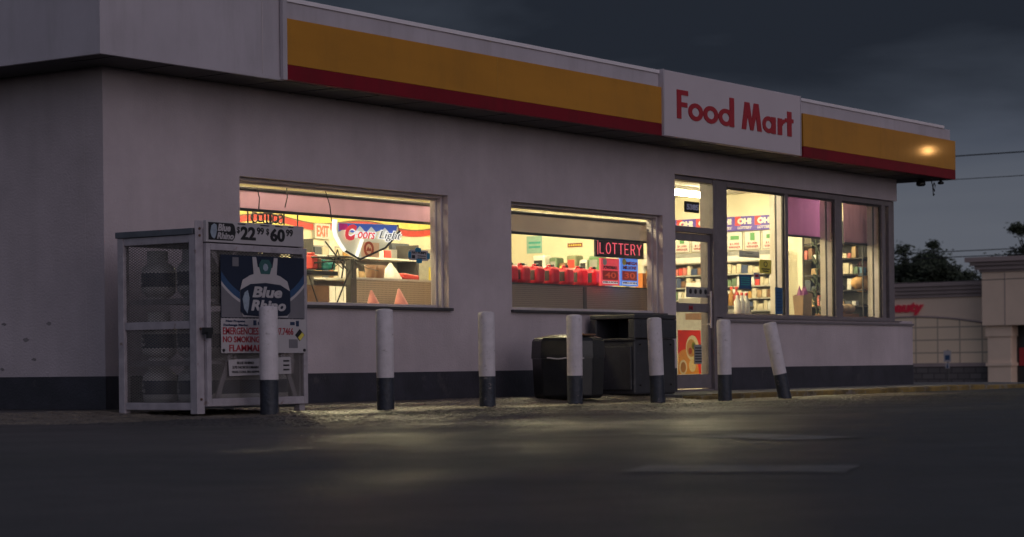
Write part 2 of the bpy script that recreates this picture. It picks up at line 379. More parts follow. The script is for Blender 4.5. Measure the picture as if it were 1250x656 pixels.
# raised pavement with its kerb
def pave_z(y): return -.018 + .016*sst(-1.3, 0, y)
mb = MB(); py = [-1.12, -.8, -.4, -.009]
for j in range(3):
    mb.add([(8.6, py[j], pave_z(py[j])), (20.4, py[j], pave_z(py[j])), (20.4, py[j+1], pave_z(py[j+1])), (8.6, py[j+1], pave_z(py[j+1]))], [(0, 1, 2, 3)])
mb.add([(8.6, -1.12, -.3), (8.6, -.009, -.3), (8.6, -.009, -.002), (8.6, -1.12, -.017)], [(0, 1, 2, 3)])
mb.add([(17.58, -.009, -.003), (20.4, -.009, -.003), (20.4, 9, -.003), (17.58, 9, -.003)], [(0, 1, 2, 3)])
tag(mb.build('pavement', CONC), kind='structure')
mb = MB(); mb.box(9.3, 13.9, -1.30, -1.122, -.3, -.016); mb.box(13.92, 16.1, -1.31, -1.122, -.3, -.012); mb.box(16.12, 17.4, -1.30, -1.122, -.3, -.004)
mb.box(17.42, 20.4, -1.30, -1.122, -.3, -.02); mb.box(8.6, 9.28, -1.30, -1.122, -.3, -.03)
tag(mb.build('kerb', KERBY, bevel=.02), kind='structure')
# painted parking lines out on the asphalt (sheets 4 mm above it)
def line_strip(a, b, w):
    a, b = Vector(a), Vector(b); d = (b-a).normalized(); n = Vector((-d.y, d.x))*w/2
    mb = MB(); N_ = 12; vs = []
    for i in range(N_+1):
        p = a+(b-a)*i/N_
        for s in (-1, 1): q = p+n*s; vs.append((q.x, q.y, gz(q.x, q.y)+.004))
    mb.add(vs, [(2*i, 2*i+2, 2*i+3, 2*i+1) for i in range(N_)])
    return tag(mb.build('painted_line', LINEP), kind='structure')
line_strip((-3.5, -8.4), (-4.1, -9.7), .55)
line_strip((-7.3, -10.5), (-7.0, -11.3), .55)

# ------------------------------------------------------------------ the shop building
H = 3.238; O = .646; FT = 4.04
store = thing('convenience_store', 'low white painted corner shop with yellow and red fascia and lit windows', 'building', (0, 0, 0))
def grid_wall(name, mat, xs, zs, holes, y0, y1, parent):
    """wall with openings: merged cells, so no seams"""
    mb = MB()
    def hole(x, z): return any(a < x < b and c < z < d for a, b, c, d in holes)
    nx, nz = len(xs)-1, len(zs)-1
    solid = [[not hole((xs[i]+xs[i+1])/2, (zs[j]+zs[j+1])/2) for j in range(nz)] for i in range(nx)]
    nzv = nz+1
    V = [(x, y0, z) for x in xs for z in zs] + [(x, y1, z) for x in xs for z in zs]; off = len(xs)*nzv
    F = []
    idx = lambda i, j: i*nzv+j
    for i in range(nx):
        for j in range(nz):
            if not solid[i][j]: continue
            a, b, c, d = idx(i, j), idx(i+1, j), idx(i+1, j+1), idx(i, j+1)
            F.append((a, b, c, d)); F.append((off+d, off+c, off+b, off+a))
            for di, dj, p, q in ((-1, 0, d, a), (1, 0, b, c), (0, -1, a, b), (0, 1, c, d)):
                ii, jj = i+di, j+dj
                if not (0 <= ii < nx and 0 <= jj < nz and solid[ii][jj]): F.append((q, p, p+off, q+off))
    mb.add(V, F); return mb.build(name, mat, parent)
holes = [(1.88, 5.36, 1.03, 2.315), (6.60, 10.02, 1.03, 2.315), (10.34, 11.5, -.3, 2.885), (11.5, 17.05, 1.0, 2.885)]
grid_wall('front_wall', WALL, [0, 1.88, 5.36, 6.60, 10.02, 10.34, 11.5, 17.05], [-.3, 1.0, 1.03, 2.315, 2.885, H], holes, 0, .25, store)
mb = MB(); mb.box(0, .25, .251, 8.3, -.3, H); mb.build('side_wall', WALL, store)
mb = MB(); mb.box(17.051, 17.57, 0, 8.3, -.3, 1.0); mb.box(16.87, 17.05, .33, 8.3, -.3, H); mb.build('end_wall', WALL, store)
mb = MB(); mb.box(.251, 16.869, 8.0, 8.3, -.3, H); mb.build('back_wall', CREAM, store)
mb = MB(); mb.box(-.006, 10.338, -.006, -.0005, -.3, .308); mb.build('base_band', BAND, store)
mb = MB(); mb.box(-.006, -.0005, 0, 8.3, -.3, .308); mb.build('base_band', BAND, store)
mb = MB(); mb.box(11.502, 17.576, -.006, -.0005, -.3, .308); mb.box(17.571, 17.576, 0, 8.3, -.3, .308); mb.build('base_band', BAND, store)
# interior skins
mb = MB(); mb.box(.251, 16.868, .251, 7.999, -.05, .0); mb.build('floor', FLOORM, store)
mb = MB(); mb.box(.251, 16.868, .252, 7.998, 3.14, 3.18); mb.build('ceiling', CEILM, store)
mb = MB(); mb.box(16.85, 16.868, 1.9, 7.998, .001, 3.139); mb.box(16.85, 16.868, .34, 1.899, .001, 3.139); mb.build('end_lining', CREAM, store)
mb = MB(); mb.box(.252, .268, .252, 7.998, .001, 3.139); mb.build('side_lining', CREAM, store)
# roof, soffit, fascia
mb = MB(); mb.box(-O+.05, 17.72, -O+.05, 9.0, H+.05, FT-.25); mb.build('roof', DARK, store)
mb = MB(); mb.box(-O+.03, 17.74, -O+.03, -.001, H-.012, H+.03); mb.box(-O+.03, -.001, 0, 9.0, H-.012, H+.03); mb.box(17.06, 17.74, 0, 9, H-.012, H+.03)
so = mb.build('soffit', SOFF, store)
for i in range(24):
    x = -.4 + i*.76; mb = MB(); mb.box(x, x+.02, -O+.05, -.004, H-.018, H-.0125); mb.build('soffit_seam', BLACK, so)
mb = MB(); mb.box(-O, 1.838, -O, -O+.03, H-.02, FT); mb.box(-O, -O+.03, -O+.031, 9.0, H-.02, FT); fw = mb.build('fascia', FWHITE, store)
mb = MB(); mb.box(-O-.012, 1.83, -O-.014, -O+.04, FT, FT+.035); mb.box(-O-.012, -O+.04, -O+.041, 9.0, FT, FT+.035); mb.build('coping', COPE, fw)
mb = MB(); mb.box(-O-.008, 1.83, -O-.010, -O-.001, H-.02, H+.012); mb.box(-O-.010, -O-.001, -O, 9.0, H-.02, H+.012); mb.build('drip_edge', FWHITE, fw)
mb = MB(); mb.box(1.52, 1.532, -O-.004, -O-.001, H+.02, FT-.02); mb.build('seam', FRAMEL, fw)
for y in (1.5, 4.4): mb = MB(); mb.box(-O-.004, -O-.001, y, y+.012, H+.02, FT-.02); mb.build('seam', FRAMEL, fw)
def stripe(x0, x1, seams, last=False):
    mb = MB(); mb.box(x0, x1 - (.10 if last else 0), -O, -O+.03, H+.60, FT-.03); f = mb.build('fascia', FWHITE, store)
    mb = MB(); mb.box(x0, x1-(.35 if last else .02), -O-.02, -O+.04, FT-.03, FT+.012); mb.build('coping', COPE, f)
    mb = MB(); mb.box(x0, x1, -O-.045, -O+.03, H+.139, H+.598); y = mb.build('yellow_panel', FYEL, store, bevel=.004)
    mb = MB()
    for s in seams: mb.box(s, s+.010, -O-.047, -O-.0455, H+.14, H+.596)
    mb.build('seam', M('seam_amber', (.50, .24, .03), .4), y)
    mb = MB(); mb.box(x0, x1, -O-.044, -O+.03, H-.01, H+.138); mb.build('red_panel', FRED, store, bevel=.004)
stripe(1.845, 9.00, (5.39,)); stripe(12.66, 17.74, (15.09,), True)
mb = MB(); mb.box(17.71, 17.745, -O+.031, 9.0, H-.01, H+.598); mb.build('fascia', FYEL, store)
mb = MB(); mb.box(1.775, 1.838, -O-.05, -O-.012, H-.015, FT+.03); mb.build('trim', FWHITE, fw)
# windows with deep reveals
def window(x0, x1, z0, z1, sill_mat):
    g = .17
    mb = MB(); t = .05
    mb.box(x0, x0+t, g-.03, g+.05, z0, z1); mb.box(x1-t, x1, g-.03, g+.05, z0, z1); mb.box(x0+t, x1-t, g-.03, g+.05, z1-t, z1); mb.box(x0+t, x1-t, g-.03, g+.05, z0, z0+.035)
    mb.box(x1-.03, x1, g-.09, g-.031, z0, z1); mb.box(x0, x0+.03, g-.09, g-.031, z0, z1)
    mb.box(x0+.03, x1-.03, g-.09, g-.031, z1-.03, z1)
    w = mb.build('window', FRAMEL, store, bevel=.004)
    mb = MB(); mb.box(x0+t, x1-t, g+.005, g+.011, z0+.035, z1-t); mb.build('pane', GLASS, w)
    mb = MB(); mb.box(x0-.03, x1+.03, -.05, g-.031, z0-.035, z0-.002); mb.build('sill', sill_mat, w, bevel=.004)
    return w
window(1.882, 5.358, 1.032, 2.313, SILLM); window(6.602, 10.018, 1.032, 2.313, SILLM)
# storefront glazing
g = .10
mb = MB()
PX = [(13.476, 2.054), (13.562, 2.057), (15.040, 2.113), (15.268, 2.122)]
posts = [(11.50, 11.80), (PX[0][0], PX[1][0]), (PX[2][0], PX[3][0]), (16.62, 16.74), (16.86, 17.045)]
for a, b in posts: mb.box(a, b, g-.05, g+.015, 1.0, 2.88)
mb.box(11.801, 17.045, g-.049, g+.06, 2.80, 2.879); mb.box(11.801, 17.045, g-.049, g+.10, 1.002, 1.05)
sf = mb.build('storefront', FRAME, store, bevel=.006)
for a, b in ((11.80, PX[0][0]), (PX[1][0], PX[2][0]), (PX[3][0], 16.62), (16.74, 16.86)):
    mb = MB(); mb.box(a+.002, b-.002, g+.004, g+.010, 1.05, 2.80); mb.build('pane', GLASS, sf)
    if b-a > .5:
        mb = MB(); mb.box(a+.002, a+.03, g-.02, g+.003, 1.05, 2.80); mb.box(b-.03, b-.002, g-.02, g+.003, 1.05, 2.80); mb.box(a+.03, b-.03, g-.02, g+.003, 2.77, 2.80); mb.build('glazing_bead', DARK, sf)
for a, b in posts[1:]:  # jambs coloured paler than the posts to stand in for light from inside
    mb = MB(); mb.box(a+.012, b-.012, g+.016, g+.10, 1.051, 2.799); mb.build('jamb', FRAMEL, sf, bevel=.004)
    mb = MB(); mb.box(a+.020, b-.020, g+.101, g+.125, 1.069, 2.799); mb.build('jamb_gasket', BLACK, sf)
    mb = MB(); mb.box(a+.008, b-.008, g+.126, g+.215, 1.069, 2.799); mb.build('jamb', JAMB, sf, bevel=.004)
mb = MB(); mb.box(11.50, 17.10, -.035, g-.052, .985, .999); mb.box(11.50, 17.56, -.02, -.0355, .93, .96); mb.build('sill', FRAME, sf)
# door with transom light
mb = MB(); dy = .10
mb.box(10.342, 10.40, dy-.04, dy+.10, .0, 2.88); mb.box(11.42, 11.499, dy-.05, dy+.16, .0, 2.88); mb.box(10.40, 11.42, dy-.04, dy+.10, 2.82, 2.88); mb.box(10.40, 11.42, dy-.04, dy+.10, 2.13, 2.21); mb.box(10.40, 11.42, dy-.04, dy+.10, -.02, .02)
df = mb.build('door_frame', FRAME, store, bevel=.004)
mb = MB(); mb.box(10.402, 11.418, dy+.02, dy+.026, 2.21, 2.82); mb.build('pane', GLASS, df)
mb = MB(); a, b = 10.405, 11.415
mb.box(a, a+.07, dy, dy+.05, .03, 2.12); mb.box(b-.07, b, dy, dy+.05, .03, 2.12); mb.box(a+.07, b-.07, dy, dy+.05, 2.02, 2.12); mb.box(a+.07, b-.07, dy, dy+.05, .03, .22); mb.box(a+.07, b-.07, dy, dy+.05, 1.06, 1.18)
door = mb.build('door', FRAME, store, bevel=.004)
mb = MB(); mb.box(a+.07, b-.07, dy+.02, dy+.026, .22, 1.06); mb.box(a+.07, b-.07, dy+.02, dy+.026, 1.18, 2.02); mb.build('pane', GLASS, door)
mb = MB(); mb.tube([(b-.10, dy-.06, .85), (b-.10, dy-.06, 1.35)], .014); mb.tube([(b-.10, dy-.06, .9), (b-.10, dy, .9)], .01); mb.tube([(b-.10, dy-.06, 1.3), (b-.10, dy, 1.3)], .01); mb.build('handle', FRAMEL, door)
# notices on the door glass
def card(name, mat, x0, x1, z0, z1, y, parent=None, th=.003):
    mb = MB(); mb.box(x0, x1, y-th, y, z0, z1); return mb.build(name, mat, parent)
x0, z1 = (10.793, 1.403); x1, z0 = (11.397, 1.260)
c = card('notice', GREYC, x0, x1, z0, z1, dy+.018, door)
for k in range(4):
    mb = MB(); mb.disc((x0+(x1-x0)*(.18+.22*k), (z0+z1)/2+.01), .035, dy+.011, dy+.0145, FR, 10); mb.build('icon', INK, c)
x0, z1 = (10.559, 0.818); x1, z0 = (11.209, 0.154)
px_ = (x0+x1)/2+.10
PM = print_mat('food_print', (.85, .15, .07), [(x0+.25, .22, .34, (.90, .55, .16)), (px_, z1-.24, .17, (.92, .86, .62)), (px_-.03, z1-.24, .12, (.75, .52, .22)), (px_+.03, z1-.21, .05, (.40, .42, .12)), (px_-.06, z1-.28, .045, (.62, .20, .08)), (px_+.05, z1-.29, .035, (.92, .80, .45)), (x0+.18, z1-.50, .10, (.92, .84, .60)), (x0+.18, z1-.50, .07, (.62, .36, .12)), (x0+.42, .34, .09, (.92, .80, .50))])
c = card('food_poster', PM, x0+.05, x1, .225, z1, dy+.045, door)
mb = MB(); mb.box(x0+.42, x0+.62, dy+.010, dy+.0175, .36, .62); c = mb.build('notice', GREYC, door)
mb = MB()
for k in range(6): mb.box(x0+.44, x0+.60, dy+.006, dy+.0095, .385+k*.037, .40+k*.037)
mb.build('print_line', INK, c)
mb = MB(); add_text(mb, 'M', 10.83, 10.93, 1.09, 1.15, dy-.0005, .004, FR, .03); mb.build('lettering', INKR, door)
# number plate in the transom
x0, z1 = (10.786, 2.554); x1, z0 = (11.138, 2.396)
c = card('number_plate', INK, x0-.02, x1+.02, z0+.01, z1, dy+.018, df)
mb = MB(); add_text(mb, '5385', x0+.04, x1-.0, z0+.045, z1-.035, dy+.0145, .004, FR, .05); mb.build('lettering', C_('plate_blue', (.50, .52, .70)), c)
# chips in the side wall paint
for i, (q, s) in enumerate((((1.399, 0.827), .03), ((0.761, 0.822), .035), ((1.085, 0.670), .042), ((0.973, 0.478), .032), ((1.429, 0.386), .03))):
    mb = MB(); rnd = random.Random(i); pts = [(s*(.6+.5*rnd.random())*math.cos(k*math.pi/5)*1.2, s*(.3+.3*rnd.random())*math.sin(k*math.pi/5)) for k in range(10)]
    mb.prism(pts, -.003, -.0005, ENo(0, q[0], q[1])); mb.build('paint_chip', M('bare_render', (.24, .21, .22), .9), store)
# flood light and loose cable under the soffit corner
fl = thing('flood_light', 'dark round lamp housing under the far soffit corner beside a loose cable', 'lamp', (17.25, -.32, H-.012))
mb = MB(); mb.lathe([(.04, 0), (.04, -.03), (.07, -.04), (.075, -.09), (.05, -.11)], 16); mb.build('housing', BLACK, fl)
fl2 = thing('flood_light', 'small dark lamp hanging under the fascia tip, nearest the sky', 'lamp', (17.60, -.5, H-.012))
mb = MB(); mb.lathe([(.02, 0), (.02, -.02), (.045, -.03), (.05, -.06), (.03, -.07)], 16); mb.build('housing', BLACK, fl2)
mb = MB(); mb.tube([(17.35, -.45, H-.012), (17.38, -.46, H-.12), (17.45, -.46, H-.2), (17.5, -.45, H-.1), (17.46, -.45, H-.06), (17.41, -.45, H-.15), (17.43, -.45, H-.27), (17.47, -.45, H-.24)], .008, 6)
tag(mb.build('loose_cable', BLACK), 'loose black cable dangling in loops under the soffit corner', 'cable')

# ------------------------------------------------------------------ Food Mart sign
SGE = [(8.933, 3.698), (12.527, 3.691)]
sg = thing('store_sign', 'white sign board with dark red rounded lettering on the striped fascia', 'sign', (SGE[0][0], -.66, H))
W_, HH = SGE[1][0]-SGE[0][0], .82
mb = MB(); mb.box(0, W_, -.055, .05, -.005, HH); pn = mb.build('sign_panel', SIGNW, sg, bevel=.006)
mb = MB(); mb.box(-.03, -.001, -.062, .05, -.01, HH+.005); mb.build('edge_trim', FWHITE, sg)
mb = MB(); mb.box(W_+.001, W_+.015, -.062, .05, -.01, HH+.005); mb.build('edge_trim', FWHITE, sg)
def SG(px, py): return None
S0 = (9.228, 3.777); S1 = (12.314, 3.391)
lx0, lx1 = S0[0]-SGE[0][0], S1[0]-SGE[0][0]
cap0, cap1 = .235, .60          # baseline and cap height on the panel
LW = lx1-lx0; cap = cap1-cap0; st = LW*.0365; xh = cap*.62
wz = [0]
def put(fn):
    mb = MB(); wz[0] += 1; fn(mb); mb.build('letter', SIGNR, sg)
mpS = FRo(0, -.055, 0)
def bar(mb, u0, u1, v0, v1, k=0): mb.prism([(u0, v0), (u1, v0), (u1, v1), (u0, v1)], -.010-.0008*k, -.0005, mpS)
def poly(mb, p, k=0): mb.prism(p, -.010-.0008*k, -.0005, mpS)
def oring(mb, cu, r, k=0): mb.ring((cu, cap0+xh/2), xh/2, xh/2-cap*.155, -.010-.0008*k, -.0005, mpS, 36, sx=r/(xh/2))
u = lambda f: lx0+LW*f*1562/(1704-142*f)
def bowl(m, f0, f1, k=0): oring(m, (u(f0)+u(f1))/2, (u(f1)-u(f0))/2, k)
put(lambda m: (bar(m, u(0), u(.036), cap0, cap1, 0), bar(m, u(.036), u(.095), cap1-cap*.17, cap1, 1), bar(m, u(.036), u(.088), cap0+cap*.42, cap0+cap*.58, 1)))
put(lambda m: bowl(m, .097, .223)); put(lambda m: bowl(m, .226, .354))
put(lambda m: (bowl(m, .357, .480), bar(m, u(.453), u(.490), cap0, cap1+cap*.05, 1)))
mx0, mx1 = u(.556), u(.727)
put(lambda m: (poly(m, [(mx0, cap0), (mx0+st, cap0), (mx0+st*1.75, cap1), (mx0+st*.75, cap1)]), poly(m, [(mx1-st, cap0), (mx1, cap0), (mx1-st*.75, cap1), (mx1-st*1.75, cap1)]),
   poly(m, [((mx0+mx1)/2-st*.35, cap0), ((mx0+mx1)/2+st*.35, cap0), (mx1-st*.78, cap1), (mx1-st*1.85, cap1), ((mx0+mx1)/2, cap0+cap*.36), (mx0+st*1.85, cap1), (mx0+st*.78, cap1)], 1)))
put(lambda m: (bowl(m, .734, .838), bar(m, u(.812), u(.847), cap0, cap0+xh, 1)))
put(lambda m: (bar(m, u(.866), u(.902), cap0, cap0+xh), m.ring((u(.926), cap0+xh*.52), xh*.47, xh*.47-cap*.15, -.0108, -.0005, mpS, 16, sx=(u(.926)-u(.885))/(xh*.47), a0=R(88), a1=R(165))))
put(lambda m: (bar(m, u(.948), u(.984), cap0, cap0+cap*.93), bar(m, u(.930), u(1.0), cap0+xh*.84, cap0+xh*1.07, 1)))

# ------------------------------------------------------------------ bollards
def make_bollard():
    t = thing('bollard', 'x', 'bollard')
    mb = MB(); mb.lathe([(.0835, .30), (.084, .5), (.0835, .93), (.078, .945), (.05, .955), (0, .958)], 28); mb.build('white_sleeve', BOLW, t)
    mb = MB(); mb.lathe([(.0825, -.3), (.0825, .27), (.0825, .2995)], 28); mb.build('base', BOLD, t)
    return t
b0 = make_bollard()
bl = [(.06, 'upright white bollard in front of the propane cage', 0, 0), (1.71, 'white and navy bollard standing under the window with the two pink cones', .3, 0),
      (3.35, 'white and navy bollard in front of the bare wall between the two windows', .2, 0), (4.94, 'white and navy bollard in front of the black octagonal bin', 0, 0),
      (6.62, 'slightly leaning white bollard in front of the grey bin, short of the door', 2.0, .6), (8.14, 'upright white and navy bollard between the glass door and the leaning one', .6, 0), (9.62, 'strongly leaning white bollard at the kerb, last of the row', 11.0, 0)]
for i, (x, lab, tilt, _) in enumerate(bl):
    o = b0 if i == 0 else copy_tree(b0)
    o.location = (x, -2.0, gz(x, -2.0)+.012)
    o['label'] = lab; o['group'] = 'bollards along the shop front'
    ax = Vector((-.5815, .8137, 0)); rotax = Vector((0, 0, 1)).cross(ax)
    o.rotation_mode = 'QUATERNION'; o.rotation_quaternion = Matrix.Rotation(R(tilt), 4, rotax).to_quaternion() @ Matrix.Rotation(i*1.3, 4, 'Z').to_quaternion()

# ------------------------------------------------------------------ propane cage
cx0, cx1, cyf, cyb, czt = -.544, .90, -1.69, -.73, 1.58
cage = thing('propane_cage', 'white steel propane exchange cage of wire mesh with price board and poster', 'gas cage', (cx0, cyf, -.03))
cw, cd = cx1-cx0, cyb-cyf
p = .075
mb = MB()
for (x, y) in ((0, 0), (0, cd-p), (cw-p, 0), (cw-p, cd-p)): mb.box(x, x+p, y, y+p, 0, czt)
mb.box(.01, p-.01, p, cd-p, czt-.07, czt-.002); mb.box(.01, p-.01, p, cd-p, .75, .82); mb.box(.01, p-.01, p, cd-p, .035, .10)
mb.box(cw-p+.01, cw-.01, p, cd-p, czt-.07, czt-.002); mb.box(cw-p+.01, cw-.01, p, cd-p, .035, .10)
mb.box(p, cw-p, cd-p+.01, cd-.01, czt-.07, czt-.002); mb.box(p, cw-p, cd-p+.01, cd-.01, .035, .10)
mb.build('frame', CAGEW, cage, bevel=.005)
mb = MB(); mb.box(-.012, cw+.012, .02, cd+.015, czt, czt+.055); mb.build('lid', CAGEL, cage, bevel=.006)
def mesh_panel(name, u0, u1, v0, v1, mp, parent, dw=.046, dh=.0235, th=.0058):
    mb = MB(); m = dh/dw
    for fam in (1, -1):
        k = -int((u1-u0)*m/dh)-2
        while True:
            c = v0 + k*dh
            if c > v1 + (u1-u0)*m + dh: break
            k += 1
            pts = []
            # v = c + fam*m*(u-u0)   clipped to the panel
            ua, ub = u0, u1
            if fam == 1: ua = max(ua, u0+(v0-c)/m); ub = min(ub, u0+(v1-c)/m)
            else: ua = max(ua, u0+(c-v1)/m); ub = min(ub, u0+(c-v0)/m)
            if ub-ua < .004: continue
            va, vb = c+fam*m*(ua-u0), c+fam*m*(ub-u0)
            h = th/2; w0 = 0 if fam == 1 else .0035
            mb.prism([(ua, va-h), (ub, vb-h), (ub, vb+h), (ua, va+h)], w0, w0+.003, mp)
    return mb.build(name, MESHM, parent)
mesh_panel('side_mesh', -(cd-p-.005), -(p+.005), .10, czt-.07, ENo(.03, 0, 0), cage)
mesh_panel('side_mesh', -(cd-p-.005), -(p+.005), .10, czt-.07, ENo(cw-.03, 0, 0), cage)
# shelves
for z in (.47, 1.02):
    mb = MB(); mb.box(.07, cw-.07, .05, .08, z-.03, z); mb.box(.07, cw-.07, cd-.08, cd-.05, z-.03, z); mb.box(.065, .09, .081, cd-.081, z-.045, z+.005)
    for k in range(9): mb.box(.13+k*.15, .15+k*.15, .081, cd-.081, z-.012, z)
    mb.build('shelf', CAGEW, cage)
mb = MB(); mb.box(.05, cw-.05, .05, cd-.05, .045, .055); mb.build('shelf', CAGEL, cage)
# door leaf on the front, raised, slightly proud
dr0, dr1, dz0, dz1 = .095, (0.896, 0.741)[0]-cx0, .065, 1.505
mb = MB(); dyy = -.045
mb.box(dr0, dr0+.055, dyy, -.004, dz0, dz1); mb.box(dr1-.055, dr1, dyy, -.004, dz0, dz1); mb.box(dr0+.055, dr1-.055, dyy, -.004, dz1-.06, dz1); mb.box(dr0+.055, dr1-.055, dyy, -.004, dz0, dz0+.07)
dleaf = mb.build('door', CAGEW, cage, bevel=.005)
mesh_panel('mesh', dr0+.055, dr1-.055, dz0+.07, dz1-.06, FRo(0, -.03, 0), dleaf)
def brace(a, b, w=.026):
    mb = MB()
    a, b = Vector(a), Vector(b); d = (b-a).normalized(); n = Vector((-d.y, d.x))*w
    mb.prism([tuple(a-n), tuple(b-n), tuple(b+n), tuple(a+n)], -.02, -.006, FR); mb.build('brace', CAGEW, dleaf)
brace((dr0+.15, dz0+.07), (dr0+.46, dz0+.75)); brace((dr1-.15, dz0+.07), (dr1-.46, dz0+.75)); brace((dr0+.10, dz1-.06), (dr0+.28, dz1-.30))
mb = MB(); mb.box(.03, .14, -.075, -.046, .70, .76); mb.box(.05, .10, -.10, -.0755, .665, .72); mb.build('latch', BLACK, dleaf)
mb = MB(); mb.box(-.004, .092, -.012, -.0005, .0, 1.70); mb.build('front_post', CAGEW, cage, bevel=.004)
for z in (.13, .75, 1.57, 1.63):
    mb = MB(); mb.lathe([(.012, -.02), (.012, -.0125)], 10, (.045, 0, z), axis='y'); mb.build('bolt', RUST, cage)
# price board on top of the front
mb = MB(); mb.box(.093, cw-.05, -.05, -.012, 1.515, 1.705); pb = mb.build('price_board', PAPER, cage, bevel=.004)
mpP = FRo(0, -.05, 0)
mb = MB(); mb.prism([(.12, 1.535), (.43, 1.535), (.455, 1.56), (.47, 1.61), (.455, 1.67), (.43, 1.69), (.12, 1.69)], -.003, -.0005, mpP); mb.build('emblem', INK, pb)
mb = MB(); mb.prism([(.14, 1.60), (.16, 1.56), (.19, 1.545), (.21, 1.57), (.225, 1.62), (.22, 1.67), (.19, 1.68), (.155, 1.66)], -.006, -.0035, mpP); mb.build('emblem', LBLUE, pb)
mb = MB(); add_text(mb, 'Blue', .235, .40, 1.615, 1.68, -.0035, .003, mpP, .035, .25); mb.build('lettering', PAPER, pb); mb = MB(); add_text(mb, 'Rhino', .225, .44, 1.545, 1.605, -.0035, .003, mpP, .035, .25); mb.build('lettering', PAPER, pb)
mb = MB()
for s, a, b, c, d, bo in (('$', .485, .525, 1.60, 1.665, .02), ('22', .535, .735, 1.55, 1.67, .04), ('99', .75, .845, 1.605, 1.67, .03), ('$', .875, .915, 1.60, 1.665, .02), ('60', .93, 1.13, 1.55, 1.67, .04), ('99', 1.145, 1.24, 1.605, 1.67, .03)):
    add_text(mb, s, a, b, c, d, -.0005, .003, mpP, bo)
mb.build('price', INK, pb)
mb = MB()
for a, b in ((.50, .60), (.80, .92), (1.0, 1.10), (1.18, 1.25)): mb.box(a, b, -.0525, -.0505, 1.685, 1.694)
mb.build('print_line', INK, pb)
# big tank poster
q0 = .265; q1 = 1.385; pz0, pz1 = .85, 1.41
mb = MB(); mb.box(q0, q1, -.056, -.050, pz0, pz1); po = mb.build('poster', NAVY, dleaf)
mpO = FRo(0, -.056, 0)
def arcband(r0, r1, k, mat, cxx=(q0+q1)/2, cz=1.75, clip=True):
    mb = MB(); n = 40; lo, hi = [], []
    for i in range(n+1):
        uu = q0+.004+(q1-q0-.008)*i/n
        f = lambda r: cz-math.sqrt(max(0, r*r-(uu-cxx)**2)) if r > abs(uu-cxx) else cz
        a, b = f(r1), f(r0)
        lo.append((uu, max(pz0+.003, min(pz1, a)))); hi.append((uu, max(pz0+.0031, min(pz1, b))))
    vs = [mpO(*p_, -.0006*k-.0005) for p_ in lo]+[mpO(*p_, -.0006*k-.0005) for p_ in hi]
    mb.add(vs, [(i, i+1, n+2+i, n+1+i) for i in range(n)]); return mb.build('arc', mat, po)
arcband(.74, .80, 2, PBLUE); arcband(.80, .825, 3, PAPER); arcband(.825, 2.0, 1, PGREY)
tcx = (q0+q1)/2+.02
mb = MB(); tk = [(-.30, .86), (.30, .86), (.335, .93), (.335, 1.10), (.30, 1.19), (.20, 1.235), (.155, 1.245), (.17, 1.40), (.12, 1.40), (.10, 1.31), (-.10, 1.31), (-.12, 1.40), (-.17, 1.40), (-.155, 1.245), (-.20, 1.235), (-.30, 1.19), (-.335, 1.10), (-.335, .93)]
mb.prism([(tcx+a, b) for a, b in tk], -.006, -.0035, mpO); mb.build('tank_picture', PAPER, po)
mb = MB(); mb.prism([(tcx-.335, .91), (tcx-.29, .875), (tcx, .862), (tcx+.29, .875), (tcx+.335, .91), (tcx+.335, 1.10), (tcx+.20, 1.155), (tcx, 1.17), (tcx-.20, 1.155), (tcx-.335, 1.10)], -.009, -.0065, mpO); mb.build('tank_picture', NAVY, po)
mb = MB(); mb.prism([(tcx-.06, 1.25), (tcx+.06, 1.25), (tcx+.09, 1.33), (tcx+.05, 1.38), (tcx-.05, 1.38), (tcx-.09, 1.33)], -.009, -.0065, mpO); mb.build('emblem', C_('collar_teal', (.03, .10, .10)), po)
mb = MB(); mb.prism([(tcx-.31, 1.02), (tcx-.29, .93), (tcx-.25, .89), (tcx-.23, .95), (tcx-.22, 1.03), (tcx-.24, 1.10), (tcx-.28, 1.08)], -.0115, -.0095, mpO); mb.build('emblem', LBLUE, po)
mb = MB(); mb.disc((tcx, 1.31), .035, -.0115, -.0095, mpO, 7); mb.build('emblem', LBLUE, po)
mb = MB(); add_text(mb, 'Blue', tcx-.18, tcx+.22, 1.035, 1.135, -.0095, .003, mpO, .04, .2); mb.build('lettering', PAPER, po); mb = MB(); add_text(mb, 'Rhino', tcx-.20, tcx+.27, .915, 1.015, -.0095, .003, mpO, .04, .2); mb.build('lettering', PAPER, po)
mb = MB(); mb.box(q0+.15, q0+.23, -.060, -.0565, pz1-.10, pz1-.02); mb.build('label', PGREY, po)
# emergency notice
mb = MB(); mb.box(q0, q1+.02, -.055, -.049, .535, .845); em = mb.build('safety_notice', PAPER, dleaf)
mpE = FRo(0, -.055, 0)
mb = MB(); add_text(mb, 'EMERGENCIES:1.800.997.7466', q0+.02, q0+.96, .70, .765, -.0005, .003, mpE, .012); mb.build('lettering', INKR, em); mb = MB(); add_text(mb, 'NO SMOKING', q0+.02, q0+.50, .63, .685, -.0005, .003, mpE, .018); mb.build('lettering', INKR, em); mb = MB(); add_text(mb, 'FLAMMABLE', q0+.10, q0+.62, .55, .61, -.0005, .003, mpE, .018)
mb.ring((q0+.56, .657), .03, .022, -.0035, -.0005, mpE, 18); mb.build('lettering', INKR, em)
mb = MB(); add_text(mb, 'New Propane', q0+.06, q0+.31, .805, .832, -.0005, .003, mpE, .03); add_text(mb, 'Exchange Marks:', q0+.03, q0+.35, .77, .797, -.0005, .003, mpE, .03)
